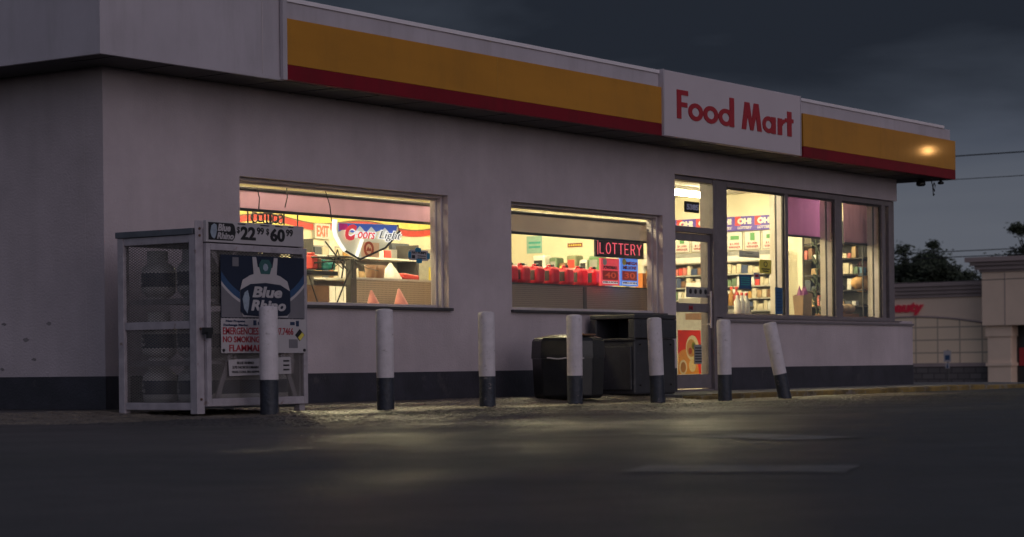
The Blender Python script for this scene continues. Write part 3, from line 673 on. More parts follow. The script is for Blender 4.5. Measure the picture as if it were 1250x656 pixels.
mb.box(q0+.42, q0+.46, -.058, -.0555, .785, .83); mb.box(q0+.48, q0+.60, -.058, -.0555, .79, .815); mb.box(q0+.92, q0+.98, -.058, -.0555, .79, .82); mb.box(q0+1.0, q0+1.04, -.058, -.0555, .78, .83); mb.build('lettering', TANKB, em)
mb = MB(); dx, dz = q1-.07, .70; mb.prism([(dx-.065, dz), (dx, dz-.055), (dx+.065, dz), (dx, dz+.055)], -.004, -.0005, mpE); dm = mb.build('hazard_diamond', INK, em)
mb = MB(); mb.prism([(dx, dz-.05), (dx+.058, dz), (dx+.03, dz+.024), (dx-.03, dz-.024)], -.006, -.0045, mpE); mb.build('diamond_field', YELP, em)
mb = MB(); mb.box(q1-.22, q1-.10, -.058, -.0555, .58, .66); mb.build('fine_print', PGREY, em)
for uu in (q0+.025, q1-.01):
    mb = MB(); mb.disc((uu, .56), .014, -.010, -.0005, mpE, 10); mb.build('bolt', INK, em)
mb = MB(); mb.prism([(q0+.10, .33), (q0+.93, .345), (q0+.92, .50), (q0+.09, .475)], -.054, -.049, FR); ad_ = mb.build('address_notice', PAPER, dleaf)
mpA = FRo(0, -.054, 0)
mb = MB(); add_text(mb, 'BLUE RHINO', q0+.20, q0+.42, .435, .460, -.0005, .003, mpA, .02); mb.build('lettering', INK, ad_); mb = MB(); add_text(mb, '570 NORTH MAIN', q0+.14, q0+.48, .395, .420, -.0005, .003, mpA, .02); mb.build('lettering', INK, ad_); mb = MB(); add_text(mb, 'WALTON, IN 46994', q0+.13, q0+.49, .352, .378, -.0005, .003, mpA, .02)
for k in range(3): mb.box(q0+.53, q0+.64, -.0575, -.0545, .365+k*.04, .385+k*.04); mb.box(q0+.82, q0+.90, -.0575, -.0545, .375+k*.04, .39+k*.04)
mb.build('lettering', INK, ad_)
mb = MB(); mb.box(q0+.51, q0+.513, -.0565, -.0545, .345, .48); mb.build('print_line', INK, ad_)

# propane tanks standing on the cage shelves
def make_tank():
    t = thing('propane_tank', 'x', 'gas tank')
    mb = MB(); mb.lathe([(.10, 0), (.102, .03), (.115, .035), (.150, .07), (.155, .10), (.155, .25), (.150, .285), (.115, .325), (.05, .342), (0, .345)], 24); mb.build('body', TANKW, t)
    mb = MB(); mb.lathe([(.1565, .115), (.1575, .12), (.1575, .235), (.1565, .24)], 24); s_ = mb.build('sleeve', TANKB, t)
    mb = MB(); mb.ring((0, 0), .105, .098, .33, .44, lambda a, b, c: (a, b, c), 20, a0=R(40), a1=R(320)); mb.build('collar', TANKW, t)
    mb = MB(); mb.lathe([(.02, .34), (.02, .40), (.03, .405), (.03, .425)], 12); mb.build('valve', BRASS, t)
    mb = MB(); 
    def cyl(a, b, w): th = math.pi + a/.158; return ((.158-w)*math.cos(th), (.158-w)*-math.sin(th)*-1, b)
    add_text(mb, 'Blue', -.12, .02, .185, .225, 0, .002, cyl, .03, .2); add_text(mb, 'Rhino', -.12, .05, .135, .175, 0, .002, cyl, .03, .2); mb.build('lettering', TANKW, t)
    return t
t0 = make_tank(); first = True
for lev, z in (('bottom', .056), ('middle', .474), ('top', 1.024)):
    for (x, y, where) in ((.26, .70, 'side by the wall'), (.27, .27, 'front corner by the latch'), (.62, .27, 'front, behind the poster next to the latch'), (.97, .27, 'front, behind the poster centre'), (1.28, .27, 'front corner by the window')):
        o = t0 if first else copy_tree(t0); first = False
        o.location = (cx0+x, cyf+y, -.03+z); o.rotation_euler = (0, 0, R(-20+random.uniform(-25, 25)))
        o['label'] = 'white propane tank on the %s cage shelf, %s' % (lev, where); o['group'] = 'propane tanks in the cage'

# ------------------------------------------------------------------ litter bins
bb = thing('litter_bin', 'large dark grey litter bin with a square opening, beside the door', 'litter bin', (8.12, -.75, -.01))
bw, bd, bh = .99, .66, .99
mb = MB(); mb.box(.03, bw, .02, bd-.02, .0, .69); mb.build('body', BING, bb, bevel=.03, seg=3)
mb = MB(); mb.box(.0, bw, 0, .10, .692, .93); mb.box(.0, bw, bd-.10, bd, .692, .93); mb.box(0, bw, 0, bd, .931, bh); mb.box(bw*.5, bw*.55, .10, bd-.10, .692, .93); mb.box(0, .03, .0, bd, .66, .70)
mb.build('hood', BING, bb, bevel=.022, seg=3)
mb = MB(); mb.box(.0, .029, .06, bd-.06, .06, .60); mb.build('door_panel', BING, bb, bevel=.012)
for x in (.14, .86):
    for z in (.12, .62, .85): mb = MB(); mb.lathe([(.012, -.006), (.012, -.0005 if z > .7 else .0195)], 10, (x, 0, z), axis='y'); mb.build('rivet', DARK, bb)
ba = thing('litter_bin', 'squat black octagonal litter bin standing beside the tall grey bin', 'litter bin', (6.50, -.86, -.02), R(10))
mb = MB(); mb.lathe([(.36, 0), (.40, .03), (.42, .45), (.42, .46)], 8, smooth=False, phase=R(22.5)); mb.build('body', BINB, ba, bevel=.015)
mb = MB(); mb.lathe([(.43, .462), (.43, .50), (.42, .66), (.39, .70), (.20, .735), (.18, .735), (.17, .70)], 8, smooth=False, phase=R(22.5)); mb.build('lid', BINB, ba, bevel=.012)
mb = MB(); mb.tube([(.4215*math.cos(t)*(1+.015*math.sin(t*9)), .4215*math.sin(t)*(1+.015*math.sin(t*9)), .462+.007*math.sin(t*11)) for t in [R(170+k*6) for k in range(11)]], .009, 6); mb.build('bag_edge', PAPER, ba)
mb = MB(); mb.box(-.22, .12, -.30, -.22, .725, .745); mb.build('tray', BROWN, ba)

# ------------------------------------------------------------------ inside: lights
def make_light():
    t = thing('ceiling_light', 'x', 'ceiling light')
    mb = MB(); mb.box(-.66, .66, -.16, .16, .0, .05); mb.build('housing', WHITEC, t)
    for k in (-.08, .08):
        mb = MB(); mb.tube([(-.6, k, -.03), (.6, k, -.03)], .028, 10); mb.build('tube', TUBE, t)
    return t
l0 = make_light()
LP = [(x, y) for x in (2.6, 5.6, 8.9, 12.2, 15.4) for y in (1.0, 2.8, 5.9)]
for i, (x, y) in enumerate(LP):
    o = l0 if i == 0 else copy_tree(l0)
    o.location = (x, y, 3.089); o['group'] = 'ceiling lights inside the shop'
    o['label'] = 'twin tube light over the %s, %s' % (('shelves by the wide window', 'pink cones', 'red petrol cans', 'floor inside the door', 'lottery counter')[i//3], ('close to the glass', 'one row in from the glass', 'nearer the back wall')[i % 3])

# ------------------------------------------------------------------ inside: window one
def roller(x0, x1, z0, z1, y, mat, label, wave=.004):
    t = thing('roller_shade', label, 'window blind', (x0, y, z1))
    mb = MB(); n = 24; w = x1-x0; h = z1-z0
    vs = [(w*i/n, wave*math.sin(i*1.9), -h*j) for i in range(n+1) for j in (0, 1)]
    mb.add(vs, [(2*i, 2*i+2, 2*i+3, 2*i+1) for i in range(n)], True); mb.build('cloth', mat, t, recalc=False)
    mb = MB(); mb.box(0, w, -.014, .014, -h-.028, -h+.002); mb.build('hem_bar', BLACK, t)
    mb = MB(); mb.tube([(0, 0, .02), (w, 0, .02)], .022, 10); mb.build('roller', DARK, t)
    return t
roller(2.02, 5.50, 2.03, 2.215, .36, SHADEP, 'pink translucent roller shade half drawn in the window with the beer sign')
roller(6.75, 10.20, 1.99, 2.205, .30, SHADEG, 'grey roller shade above the lottery sign and red petrol cans')
VS = [(14.045, 2.906), (15.585, 2.884), (15.831, 2.872), (16.959, 2.857), (14.642, 2.250), (16.343, 2.212)]
roller(VS[0][0], VS[1][0], VS[4][1], 2.83, .32, SHADEV, 'violet roller shade in the narrow window right of the tall pale posts')
roller(VS[2][0], min(VS[3][0], 16.79), VS[5][1], 2.83, .32, SHADEM, 'dull violet roller shade in the rightmost window')
# mural band on the back wall
mur = thing('wall_frieze', 'yellow and red wavy frieze high on the back wall behind the beer sign', 'wall frieze', (9.0, 7.998, 2.6))
mb = MB(); mb.box(0, 7.6, -.03, -.001, .0, .50); mb.build('board', C_('frieze_yellow', (.88, .76, .20)), mur)
def wavy(u0, u1, amp, base, th, w, mat, name, ph=0.0):
    mb = MB(); n = 60; vs = []
    for i in range(n+1):
        uu = u0+(u1-u0)*i/n; t = base+amp*math.sin(uu*2.6+ph)
        vs += [(uu, w, t-th), (uu, w, t)]
    mb.add(vs, [(2*i, 2*i+2, 2*i+3, 2*i+1) for i in range(n)]); return mb.build(name, mat, mur)
wavy(0, 7.6, .05, .13, .10, -.034, REDC, 'wave', 2.2); wavy(0, 7.6, .05, .15, .022, -.038, BROWN, 'wave', 2.2)
# exit sign
ex = thing('exit_sign', 'white EXIT sign with red lettering on the back wall', 'sign', (12.47, 7.99, 2.57))
mb = MB(); mb.box(-.19, .19, -.06, .0, -.12, .12); mb.build('case', WHITEC, ex)
mb = MB(); add_text(mb, 'EXIT', -.15, .15, -.09, .09, -.0605, .006, FR, .03); mb.build('lettering', glow('exit_red', (1, .10, .04), 1.2), ex)
# lit beer sign
ns = thing('beer_sign', 'lit beer sign with blue sky and snowy peaks hanging in the window', 'sign', (4.55, .50, 1.75))
A = [(3.932, 1.962), (3.944, 1.809), (4.081, 1.660), (4.349, 1.570), (4.802, 1.714), (5.059, 1.911), (5.030, 1.985)]
A = [(x-4.55, z-1.75) for x, z in A]
mb = MB(); mb.prism(A, -.02, .02, FR); mb.build('panel', M('sign_cream', (.6, .55, .42), .5, .05, 3, emit=(1, .86, .52), estr=.45), ns)
mb = MB(); a0, a1 = A[0], A[6]
pk = [(a0[0]+.06, a0[1]-.10), (a0[0]+.16, a0[1]-.06), (a0[0]+.30, a0[1]-.10), (a0[0]+.44, a0[1]-.05), (a0[0]+.60, a0[1]-.10), (a0[0]+.80, a0[1]-.05), (a0[0]+.98, a0[1]-.10), (a1[0]-.02, a1[1]-.07), (a1[0], a1[1]-.002), (a0[0]+.06, a0[1]-.002)]
mb.prism(pk, -.024, -.0205, FR); mb.build('sky_band', M('sign_blue', (.04, .10, .42), .5, emit=(.08, .16, .6), estr=.5), ns)
mb = MB(); mb.prism([(a0[0]+.07, a0[1]-.08), (a0[0]+.24, a0[1]-.07), (a0[0]+.20, a0[1]-.004), (a0[0]+.07, a0[1]-.004)], -.028, -.0245, FR); mb.build('sky_band', M('sign_magenta', (.4, .02, .16), .5, emit=(.7, .04, .25), estr=.4), ns)
mb = MB()
for cx_ in (.42, .62, .86):
    mb.prism([(a0[0]+cx_-.12, a0[1]-.115), (a0[0]+cx_+.13, a0[1]-.115), (a0[0]+cx_+.05, a0[1]-.05), (a0[0]+cx_, a0[1]-.02), (a0[0]+cx_-.05, a0[1]-.06)], -.031, -.0285, FR)
mb.build('snowy_peak', M('sign_snow', (.6, .6, .6), .5, emit=(.9, .85, .7), estr=.5), ns)
mb = MB(); arc = [(A[0][0]-.01, -.03, A[0][1]+.03), (A[0][0]-.025, -.03, (A[0][1]+A[1][1])/2), (A[1][0]-.01, -.03, A[1][1]), ((A[1][0]+A[2][0])/2-.015, -.03, (A[1][1]+A[2][1])/2), (A[2][0], -.03, A[2][1])]
mb.tube(arc, .028, 10, .02); mb.tube([(a0[0]+.44, -.045, a0[1]-.17), (a0[0]+.34, -.045, a0[1]-.36)], .02, 8); mb.build('neon_tube', glow('neon_white', (1, .95, .85), 1.3), ns)
mb = MB(); add_text(mb, 'Coors Light', a0[0]+.16, a0[0]+1.16, a0[1]-.185, a0[1]-.045, -.040, .006, FR, .055, .35); mb.build('lettering', glow('neon_letter', (1, .93, .88), .95), ns)
mb = MB(); add_text(mb, 'C', a0[0]+.14, a0[0]+.34, a0[1]-.19, a0[1]-.01, -.048, .006, FR, .06, .35); add_text(mb, 'oors', a0[0]+.36, a0[0]+.66, a0[1]-.16, a0[1]-.085, -.048, .006, FR, .0, .35); mb.build('lettering', glow('neon_red', (1, .06, .08), .7), ns)
mb = MB(); add_text(mb, 'Light', a0[0]+.74, a0[0]+1.13, a0[1]-.172, a0[1]-.06, -.048, .006, FR, -.015, .35); mb.build('lettering', INK, ns)
mb = MB(); ec = (a0[0]+.58, a0[1]-.27); mb.ring(ec, .085, .058, -.030, -.0205, FR, 24); mb.prism([(ec[0]-.045, ec[1]-.025), (ec[0]+.045, ec[1]-.025), (ec[0]+.028, ec[1]+.012), (ec[0]+.008, ec[1]-.002), (ec[0]-.012, ec[1]+.028)], -.028, -.0205, FR); mb.build('emblem', M('emblem_rust', (.48, .12, .05), .5, emit=(.5, .07, .03), estr=.3), ns)
mb = MB(); mb.box(ec[0]-.13, ec[0]+.19, -.0195, -.0203, ec[1]-.09, ec[1]+.075); mb.build('emblem_card', M('card_peach', (.70, .42, .22), .5, emit=(1, .55, .28), estr=.4), ns)
mb = MB(); mb.tube([(a, -.03, b) for a, b in A[1:]], .013, 6); mb.build('rim', BLACK, ns)
# unlit neon script above the price board, in its wire frame
un = thing('neon_sign', 'unlit neon script in a black wire frame above the price board', 'sign', (2.45, .50, 2.0))
def P3(x, z, y=0): return (x-2.45, y, z-2.0)
mb = MB()
a = (2.390, 2.074); b = (3.388, 2.078); mb.tube([P3(*a), P3(*b)], .012, 6)
for xx, yy in ((302, 275), (308, 276), (330, 278), (346, 278), (363, 280)):
    c1 = (2.900, 2.079)
    mb.tube([P3(a[0]+(b[0]-a[0])*(xx-290)/77, a[1]), P3(a[0]+(b[0]-a[0])*(xx-290)/77, a[1]-.24)], .008, 6)
mb.tube([P3(a[0], a[1]-.24), P3(b[0], a[1]-.235)], .007, 6)
mb.build('frame', BLACK, un)
mb = MB(); xa = a[0]+.18
for k, (w, hh) in enumerate(((.10, .10), (.09, .08), (.06, .11), (.05, .11), (.05, .11), (.09, .08), (.08, .10))):
    pts = []
    for i in range(17):
        t = i/16*2*math.pi*1.15
        pts.append(P3(xa+w/2+w*.5*math.cos(t+1)+.02*i/16, a[1]-.12+hh*.5*math.sin(t+1), -.02))
    mb.tube(pts, .0085, 6); xa += w*.95
mb.tube([P3(a[0]+.15, a[1]-.19, -.02), P3(a[0]+.5, a[1]-.175, -.02), P3(xa, a[1]-.10, -.02)], .008, 6)
mb.build('script_tube', DARK, un)
# hanging cords before the shade
for (p0, p1, lab) in (((2.507, 2.251), (2.528, 2.030), 'thin dark cord over the pink shade above the unlit neon script'), ((2.970, 2.287), (2.940, 2.068), 'thin dark cord near the middle of the unlit neon frame'), ((3.596, 2.298), (3.700, 1.956), 'long dark cord hanging down to the lit beer sign')):
    mb = MB(); mb.tube([(p0[0], .33, p0[1]), ((p0[0]+p1[0])/2+.015, .32, (p0[1]+p1[1])/2), (p1[0], .33, p1[1])], .006, 6); tag(mb.build('cord', BLACK), lab, 'cord', 'cords in the wide window')
# wire display stand with a star finial
wd = thing('display_stand', 'black wire display stand with a star shape beside the beer sign', 'display stand', (4.5, .85, 0))
def W3(q, y=0): return (q[0]-4.5, y, q[1])
mb = MB()
star = [(4.413, 1.696), (4.510, 1.477), (4.241, 1.625), (4.585, 1.628), (4.310, 1.471)]
mb.tube([W3(s) for s in star]+[W3(star[0])], .009, 6); mb.build('star', BLACK, wd)
mb = MB()
for (p0, p1) in (((3.961, 1.597), (4.701, 1.622)), ((4.015, 1.535), (4.613, 1.591)), ((4.625, 1.471), (4.388, 1.086)), ((3.916, 1.387), (4.063, 1.080)), ((4.202, 1.780), (4.582, 1.470)), ((4.541, 1.598), (4.479, 1.374)), ((4.686, 1.603), (4.667, 1.379))):
    mb.tube([W3(p0), W3(p1)], .010, 6)
mb.build('rods', BLACK, wd)
mb = MB(); mb.tube([W3((4.700, 1.585)), W3((4.919, 1.508)), W3((5.141, 1.476))], .0045, 6); mb.build('wire', BLACK, wd)
mb = MB(); p0 = (4.673, 1.595); p1 = (4.781, 1.084); mb.box(p0[0]-4.5, p1[0]-4.5, .03, .10, 0, p0[1]); mb.build('post', DARK, wd)
mb = MB(); p0 = (3.848, 1.448); p1 = (4.394, 1.400); mb.box(p0[0]-4.5, p1[0]-4.5, -.02, .35, p1[1], p0[1]); mb.build('tray', BLACK, wd)
mb = MB(); p0 = (3.873, 1.304); p1 = (4.260, 1.074); mb.box(p0[0]-4.5, p1[0]-4.5, .0, .35, p1[1]-.2, p0[1]-.02); mb.build('basket', BROWN, wd)
for i, (q, w, h, m, lab) in enumerate((((4.243, 1.463), .10, .09, TEAL, 'teal bottle pack on the wire stand under the star'), ((4.371, 1.467), .09, .08, TEAL, 'teal bottle pack on the wire stand beside the pegboard post'), ((4.061, 1.467), .09, .16, REDC, 'red and brown packet on the wire stand by the cage edge'), ((4.144, 1.470), .06, .12, BROWN, 'brown packet on the wire stand left of the teal packs'))):
    mb = MB(); x, z = q; mb.box(x-w/2, x+w/2, .88, 1.0, z+.002, z+h); mb.box(x-w/3, x+w/3, .90, .98, z+h, z+h+.03); tag(mb.build('packet', m, bevel=.012), lab, 'packet', 'packets on the wire stand')
gd = thing('goods_rack', 'pale shelf rack of small goods behind the wire stand', 'rack', (7.2, 3.6, 0))
mb = MB()
for z in (.95, 1.25, 1.55, 1.85): mb.box(0, 2.2, 0, .35, z-.025, z)
mb.build('shelf', WHITEC, gd)
mb = MB(); mb.box(0, 2.2, .36, .38, .3, 2.0); mb.build('back_board', GREYC, gd)
mb = MB(); mb.box(-.03, -.001, 0, .38, 0, 2.05); mb.box(2.201, 2.23, 0, .38, 0, 2.05); mb.build('upright', DARK, gd)
# low pegboard shelf unit
pgu = thing('shelf_unit', 'tan pegboard shelf back inside the window with the beer sign', 'shelf unit', (4.75, .95, 0))
mb = MB(); mb.box(.06, 1.52, 0, .03, .05, 1.375); mb.build('back_panel', PEG, pgu)
mb = MB(); mb.box(0, 1.55, -.01, .36, 1.376, 1.40); mb.build('top', WHITEC, pgu)
mb = MB(); mb.box(1.521, 1.56, -.015, .05, .0, 1.375); mb.box(.0, .059, -.015, .05, 0, 1.375); mb.build('upright', DARK, pgu)
for i, (q, lab) in enumerate((((5.281, 1.411), 'dark paper cup on the pegboard shelf, nearer the beer sign'), ((5.448, 1.415), 'dark paper cup on the pegboard shelf, nearer the white cone'))):
    mb = MB(); mb.lathe([(.05, 1.401), (.075, 1.56), (.070, 1.56), (.05, 1.42)], 18, (q[0]+.02, 1.10, 0)); o = mb.build('paper_cup', BROWN); tag(o, lab, 'cup', 'cups on the pegboard shelf')
mb = MB(); q = (5.725, 1.432); mb.lathe([(.14, 1.401), (.135, 1.42), (.01, 1.60), (0, 1.60)], 20, (q[0], 1.14, 0)); tag(mb.build('paper_cone', WHITEC), 'white paper cone standing on the pegboard shelf', 'cone')
mb = MB(); q = (5.975, 1.409); mb.obox((q[0], 1.08, 1.435), (.16, 0, -.012), (0, .06, 0), (.004, 0, .032)); tag(mb.build('snack_bag', REDC, bevel=.02), 'red snack bag lying on the right end of the pegboard shelf', 'bag')
for i, (q, lab, s) in enumerate((((4.615, 1.090), 'pink paper cone on the window sill above the second bollard', 1.0), ((5.119, 1.098), 'wider pink paper cone on the sill, right of the other pink cone', 1.15))):
    mb = MB(); mb.lathe([(.085*s, 0), (.083*s, .01), (.010, .20*s), (0, .20*s)], 20); o = mb.build('paper_cone', PINK, loc=(q[0], .5, 1.035)); o.rotation_euler = (0, R(-12), 0); tag(o, lab, 'cone', 'pink cones on the window sill')
mb = MB(); mb.box(1.9, 5.3, .26, .80, 1.0, 1.03); mb.build('inner_sill', WHITEC, store)
# taped note
x0, z1 = (4.858, 1.686); x1, z0 = (5.202, 1.567)
tn = thing('taped_note', 'white paper note held with blue tape on the window glass', 'note', (x0, .172, z0))
w, h = x1-x0, z1-z0
mb = MB(); mb.box(0, w, -.004, 0, 0, h); mb.build('paper', PAPER, tn)
for a in ((w*.3, w*.6, h-.02, h+.025), (w*.35, w*.65, -.028, .02), (-.025, .025, h*.2, h*.8), (w-.025, w+.025, h*.2, h*.75)):
    mb = MB(); mb.box(a[0], a[1], -.008, -.0045, a[2], a[3]); mb.build('tape', TAPE, tn)
mb = MB(); add_text(mb, 'PAY PUMPS', .04, w-.04, h*.62, h*.86, -.0045, .003, FR, .02); mb.box(w*.12, w*.28, -.007, -.0045, h*.18, h*.5)
for k in (0, 1): mb.box(w*.42, w*.85, -.007, -.0045, h*(.2+.2*k), h*(.28+.2*k))
mb.build('lettering', INK, tn)
# things along the back wall
mb = MB(); mb.box(14.25, 14.72, 7.93, 7.997, .001, 2.45); mb.build('grey_door', C_('slate_paint', (.08, .09, .13)), store)
fr_ = thing('fridge', 'white upright fridge beside the slate back door', 'fridge', (14.9, 7.4, .001)); mb = MB(); mb.box(0, .75, 0, .55, 0, 2.36); mb.build('body', WHITEC, fr_, bevel=.02); mb = MB(); mb.box(.05, .08, -.03, -.001, .9, 1.7); mb.build('handle', DARK, fr_)
mb = MB(); mb.box(14.3, 15.6, 6.9, 7.2, .001, 2.02); mb.box(14.35, 15.55, 6.88, 6.899, .1, 1.9); tag(mb.build('snack_rack', YELP, bevel=.01), 'yellow snack rack standing in front of the back wall fridge', 'rack')
mb = MB(); mb.box(10.4, 12.6, 7.2, 7.9, .001, 1.25); mb.build('back_counter', BROWN, store)
for i, (x, m, h, lab) in enumerate(((10.7, WHITEC, .5, 'white drinks machine on the back counter behind the wire stand'), (11.4, GREYC, .6, 'grey coffee machine on the back counter under the exit sign'), (12.1, BLACK, .45, 'black coffee urn on the back counter behind the beer sign'))):
    t = thing('coffee_machine', lab, 'machine', (x, 7.5, 1.252), 0, 'machines on the back counter'); mb = MB(); mb.box(-.25, .25, -.2, .2, 0, h); mb.build('body', m, t, bevel=.02); mb = MB(); mb.box(-.15, .15, -.21, -.201, h*.55, h*.85); mb.build('panel', INK, t); mb = MB(); mb.lathe([(.06, h+.001), (.05, h+.08), (.0, h+.085)], 12); mb.build('cap', DARK, t)

# ------------------------------------------------------------------ inside: window two
pg2 = thing('shelf_unit', 'shaded brown pegboard shelf back under the row of red petrol cans', 'shelf unit', (6.9, .62, 0))
mb = MB(); mb.box(.0, 2.15, 0, .03, .05, 1.375); mb.box(2.22, 3.75, 0, .03, .05, 1.375); mb.build('back_panel', PEGSH, pg2)
mb = MB(); mb.box(0, 3.75, -.005, .40, 1.376, 1.395); mb.build('top', DARK, pg2)
mb = MB(); mb.box(2.151, 2.219, -.012, .03, .0, 1.375); mb.build('upright', DARK, pg2)
def make_can():
    t = thing('petrol_can', 'x', 'petrol can')
    mb = MB(); mb.box(-.095, .095, -.10, .10, 0, .225); mb.build('body', REDP, t, bevel=.05, seg=4)
    mb = MB(); mb.box(-.0985, -.0953, -.048, .048, .05, .175); mb.build('label_plate', C_('can_label', (.05, .035, .03)), t)
    mb = MB(); mb.lathe([(.035, .21), (.035, .245), (.028, .26), (0, .26)], 14, (.03, 0, 0)); mb.build('cap', BLACK, t)
    mb = MB(); mb.tube([(-.08, 0, .205), (-.06, 0, .245), (-.01, 0, .25), (.0, 0, .215)], .012, 8); mb.build('handle', REDP, t)
    return t
c0 = make_can()
where = ['at the left edge of the window', 'second from the left window edge', 'third from the left window edge', 'left of the tallest red flank', 'under the teal poster', 'under the white picture', 'under the small red sign', 'second from the lottery panels', 'next to the red jackpot panel']
for i, px in enumerate((7.40, 7.66, 7.92, 8.24, 8.57, 8.90, 9.23, 9.54, 6.98)):
    o = c0 if i == 0 else copy_tree(c0); o.location = (px, .80, 1.396); o.rotation_euler = (0, 0, R(random.uniform(-6, 6)))
    o['label'] = 'red plastic petrol can ' + (where[i] if i < 8 else 'behind the left window reveal'); o['group'] = 'petrol cans on the shelf top'
# LOTTERY neon
x0, z1 = (9.054, 1.996); x1, z0 = (10.219, 1.760); x1, z0 = x1, z0+.0
ln = thing('lottery_sign', 'black LOTTERY neon sign with thin red lettering hanging in the window', 'sign', (x0, .42, z0)); w, h = x1-x0, z1-z0
mb = MB(); mb.box(0, w, 0, .03, 0, h); mb.build('panel', BLACK, ln, bevel=.004)
strokes = {'L': [[(0, 1), (0, 0), (.8, 0)]], 'O': [[(.5+.5*math.cos(t*math.pi/8), .5+.5*math.sin(t*math.pi/8)) for t in range(17)]], 'T': [[(0, 1), (1, 1)], [(.5, 1), (.5, 0)]], 'E': [[(.8, 1), (0, 1), (0, 0), (.8, 0)], [(0, .5), (.7, .5)]], 'R': [[(0, 0), (0, 1), (.6, 1), (.85, .85), (.85, .65), (.6, .5), (0, .5)], [(.45, .5), (.9, 0)]], 'Y': [[(0, 1), (.5, .5), (1, 1)], [(.5, .5), (.5, 0)]]}
mb = MB(); n = len('LOTTERY'); cwid = (w-.12)/n
for i, ch in enumerate('LOTTERY'):
    for s in strokes[ch]:
        mb.tube([(.06+cwid*(i+.14)+cwid*.68*a, -.014, h*.20+h*.58*b) for a, b in s], .0065, 6)
mb.build('neon_tube', glow('neon_pink', (1, .13, .18), 1.0), ln)
mb = MB(); mb.tube([(.03, -.014, .03), (.03, -.014, h-.03)], .006, 6); mb.build('neon_tube', glow('neon_pink_dim', (1, .16, .20), .5), ln)
# two lit jackpot panels
def jackpot(px0, px1, col, lab, words, name):
    (x0, z1), (x1, z0) = px0, px1
    t = thing('jackpot_panel', lab, 'sign', (x0, .44, z0), 0, 'lit jackpot panels'); w, h = x1-x0, z1-z0
    mb = MB(); mb.box(0, w, 0, .03, 0, h); mb.build('panel', M(name, col, .5, .2, 4, emit=col, estr=.75), t)
    mb = MB(); mb.box(w*.08, w*.92, -.004, -.0005, .02, h*.15); mb.build('strip', M(name+'_strip', (.6, .6, .6), .5, emit=(.9, .85, .85), estr=.6), t)
    mb = MB(); add_text(mb, 'MILLION', w*.10, w*.90, .03, h*.14, -.0045, .004, FR, .04); mb.build('lettering', INKR if col[0] > .5 else PURP, t)
    mb = MB(); mb.box(w*.08, w*.92, -.004, -.0005, h*.20, h*.54); mb.build('display', M(name+'_disp', (.10, .01, .01), .4, emit=(.5, .03, .02), estr=.35), t)
    mb = MB(); add_text(mb, words[1], w*.2, w*.8, h*.27, h*.48, -.0045, .004, FR, .01); mb.build('lettering', glow(name+'_led', (1, .12, .05), .3), t)
    mb = MB(); add_text(mb, words[0], w*.12, w*.9, h*.60, h*.72, -.0005, .004, FR, .03, .2)
    if len(words) > 2: add_text(mb, words[2], w*.30, w*.95, h*.76, h*.88, -.0005, .004, FR, .04, .2)
    mb.build('lettering', INK if col[0] > .5 else INKR, t)
    mb = MB(); mb.disc((w*.2, h*.86), .045, -.005, -.0005, FR, 18); mb.build('ball', WHITEC if col[0] > .5 else YELP, t)
jackpot((9.205, 1.748), (9.638, 1.398), (.80, .06, .08), 'red lit jackpot panel reading MILLION under the LOTTERY neon', ('POWERBALL', '40'), 'jackpot_red')
jackpot((9.675, 1.764), (10.100, 1.398), (.10, .25, .80), 'blue lit jackpot panel reading MILLION under the LOTTERY neon', ('MILLIONS', '30', 'MEGA'), 'jackpot_blue')
for i, (q, m, lab) in enumerate((((9.584, 1.383), ORANGE, 'orange packet on the shelf under the red jackpot panel'), ((9.762, 1.387), WHITEC, 'white packet on the shelf under the red jackpot panel'), ((10.184, 1.385), YELP, 'yellow packet on the shelf under the blue jackpot panel'), ((10.616, 1.417), ORANGE, 'tall orange packet right of the blue jackpot panel'))):
    mb = MB(); x = q[0]; hh = .2 if i == 3 else .05; mb.box(x-.05, x+.05, .66, .78, 1.396, 1.396+hh); mb.box(x-.03, x+.03, .655, .659, 1.40, 1.396+hh*.8); tag(mb.build('packet', m, bevel=.008), lab, 'packet', 'packets under the jackpot panels')
# far end wall as seen over the cans
def poster_E(name, y0, y1, z0, z1, mat, label, cat='poster', x=16.845, group=None, th=.006):
    t = thing(name, label, cat, (x, max(y0, y1), min(z0, z1)), 0, group)
    w, h = abs(y1-y0), abs(z1-z0)
    mb = MB(); mb.prism([(0, 0), (w, 0), (w, h), (0, h)], -th, 0, ENo(0, 0, 0)); mb.build('sheet', mat, t)
    return t, w, h, ENo(-th, 0, 0)
q = [(6.983, 2.625), (6.655, 2.325)]
t, w, h, mp = poster_E('poster', q[0][0], q[1][0], q[0][1], q[1][1], C_('pale_teal', (.30, .48, .42)), 'pale teal poster on the far wall above the petrol cans')
mb = MB()
for k in range(2): mb.prism([(w*.15, h*(.3+.25*k)), (w*.9, h*(.3+.25*k)), (w*.9, h*(.42+.25*k)), (w*.15, h*(.42+.25*k))], -.004, -.0005, mp)
mb.build('print_line', TEAL, t)
q = [(6.119, 2.467), (5.814, 2.398)]
t, w, h, mp = poster_E('wall_sign', q[0][0], q[1][0], q[0][1], q[1][1], C_('sign_maroon', (.20, .04, .03)), 'small maroon strip sign on the far cream wall', 'sign')
mb = MB()
for k in range(6): mb.prism([(w*(.08+.15*k), h*.3), (w*(.18+.15*k), h*.3), (w*(.18+.15*k), h*.7), (w*(.08+.15*k), h*.7)], -.004, -.0005, mp)
mb.build('print_line', YELP, t)
mb = MB(); mb.box(16.2, 16.84, 4.9, 7.8, .001, 1.85); mb.build('end_counter', WHITEC, store)
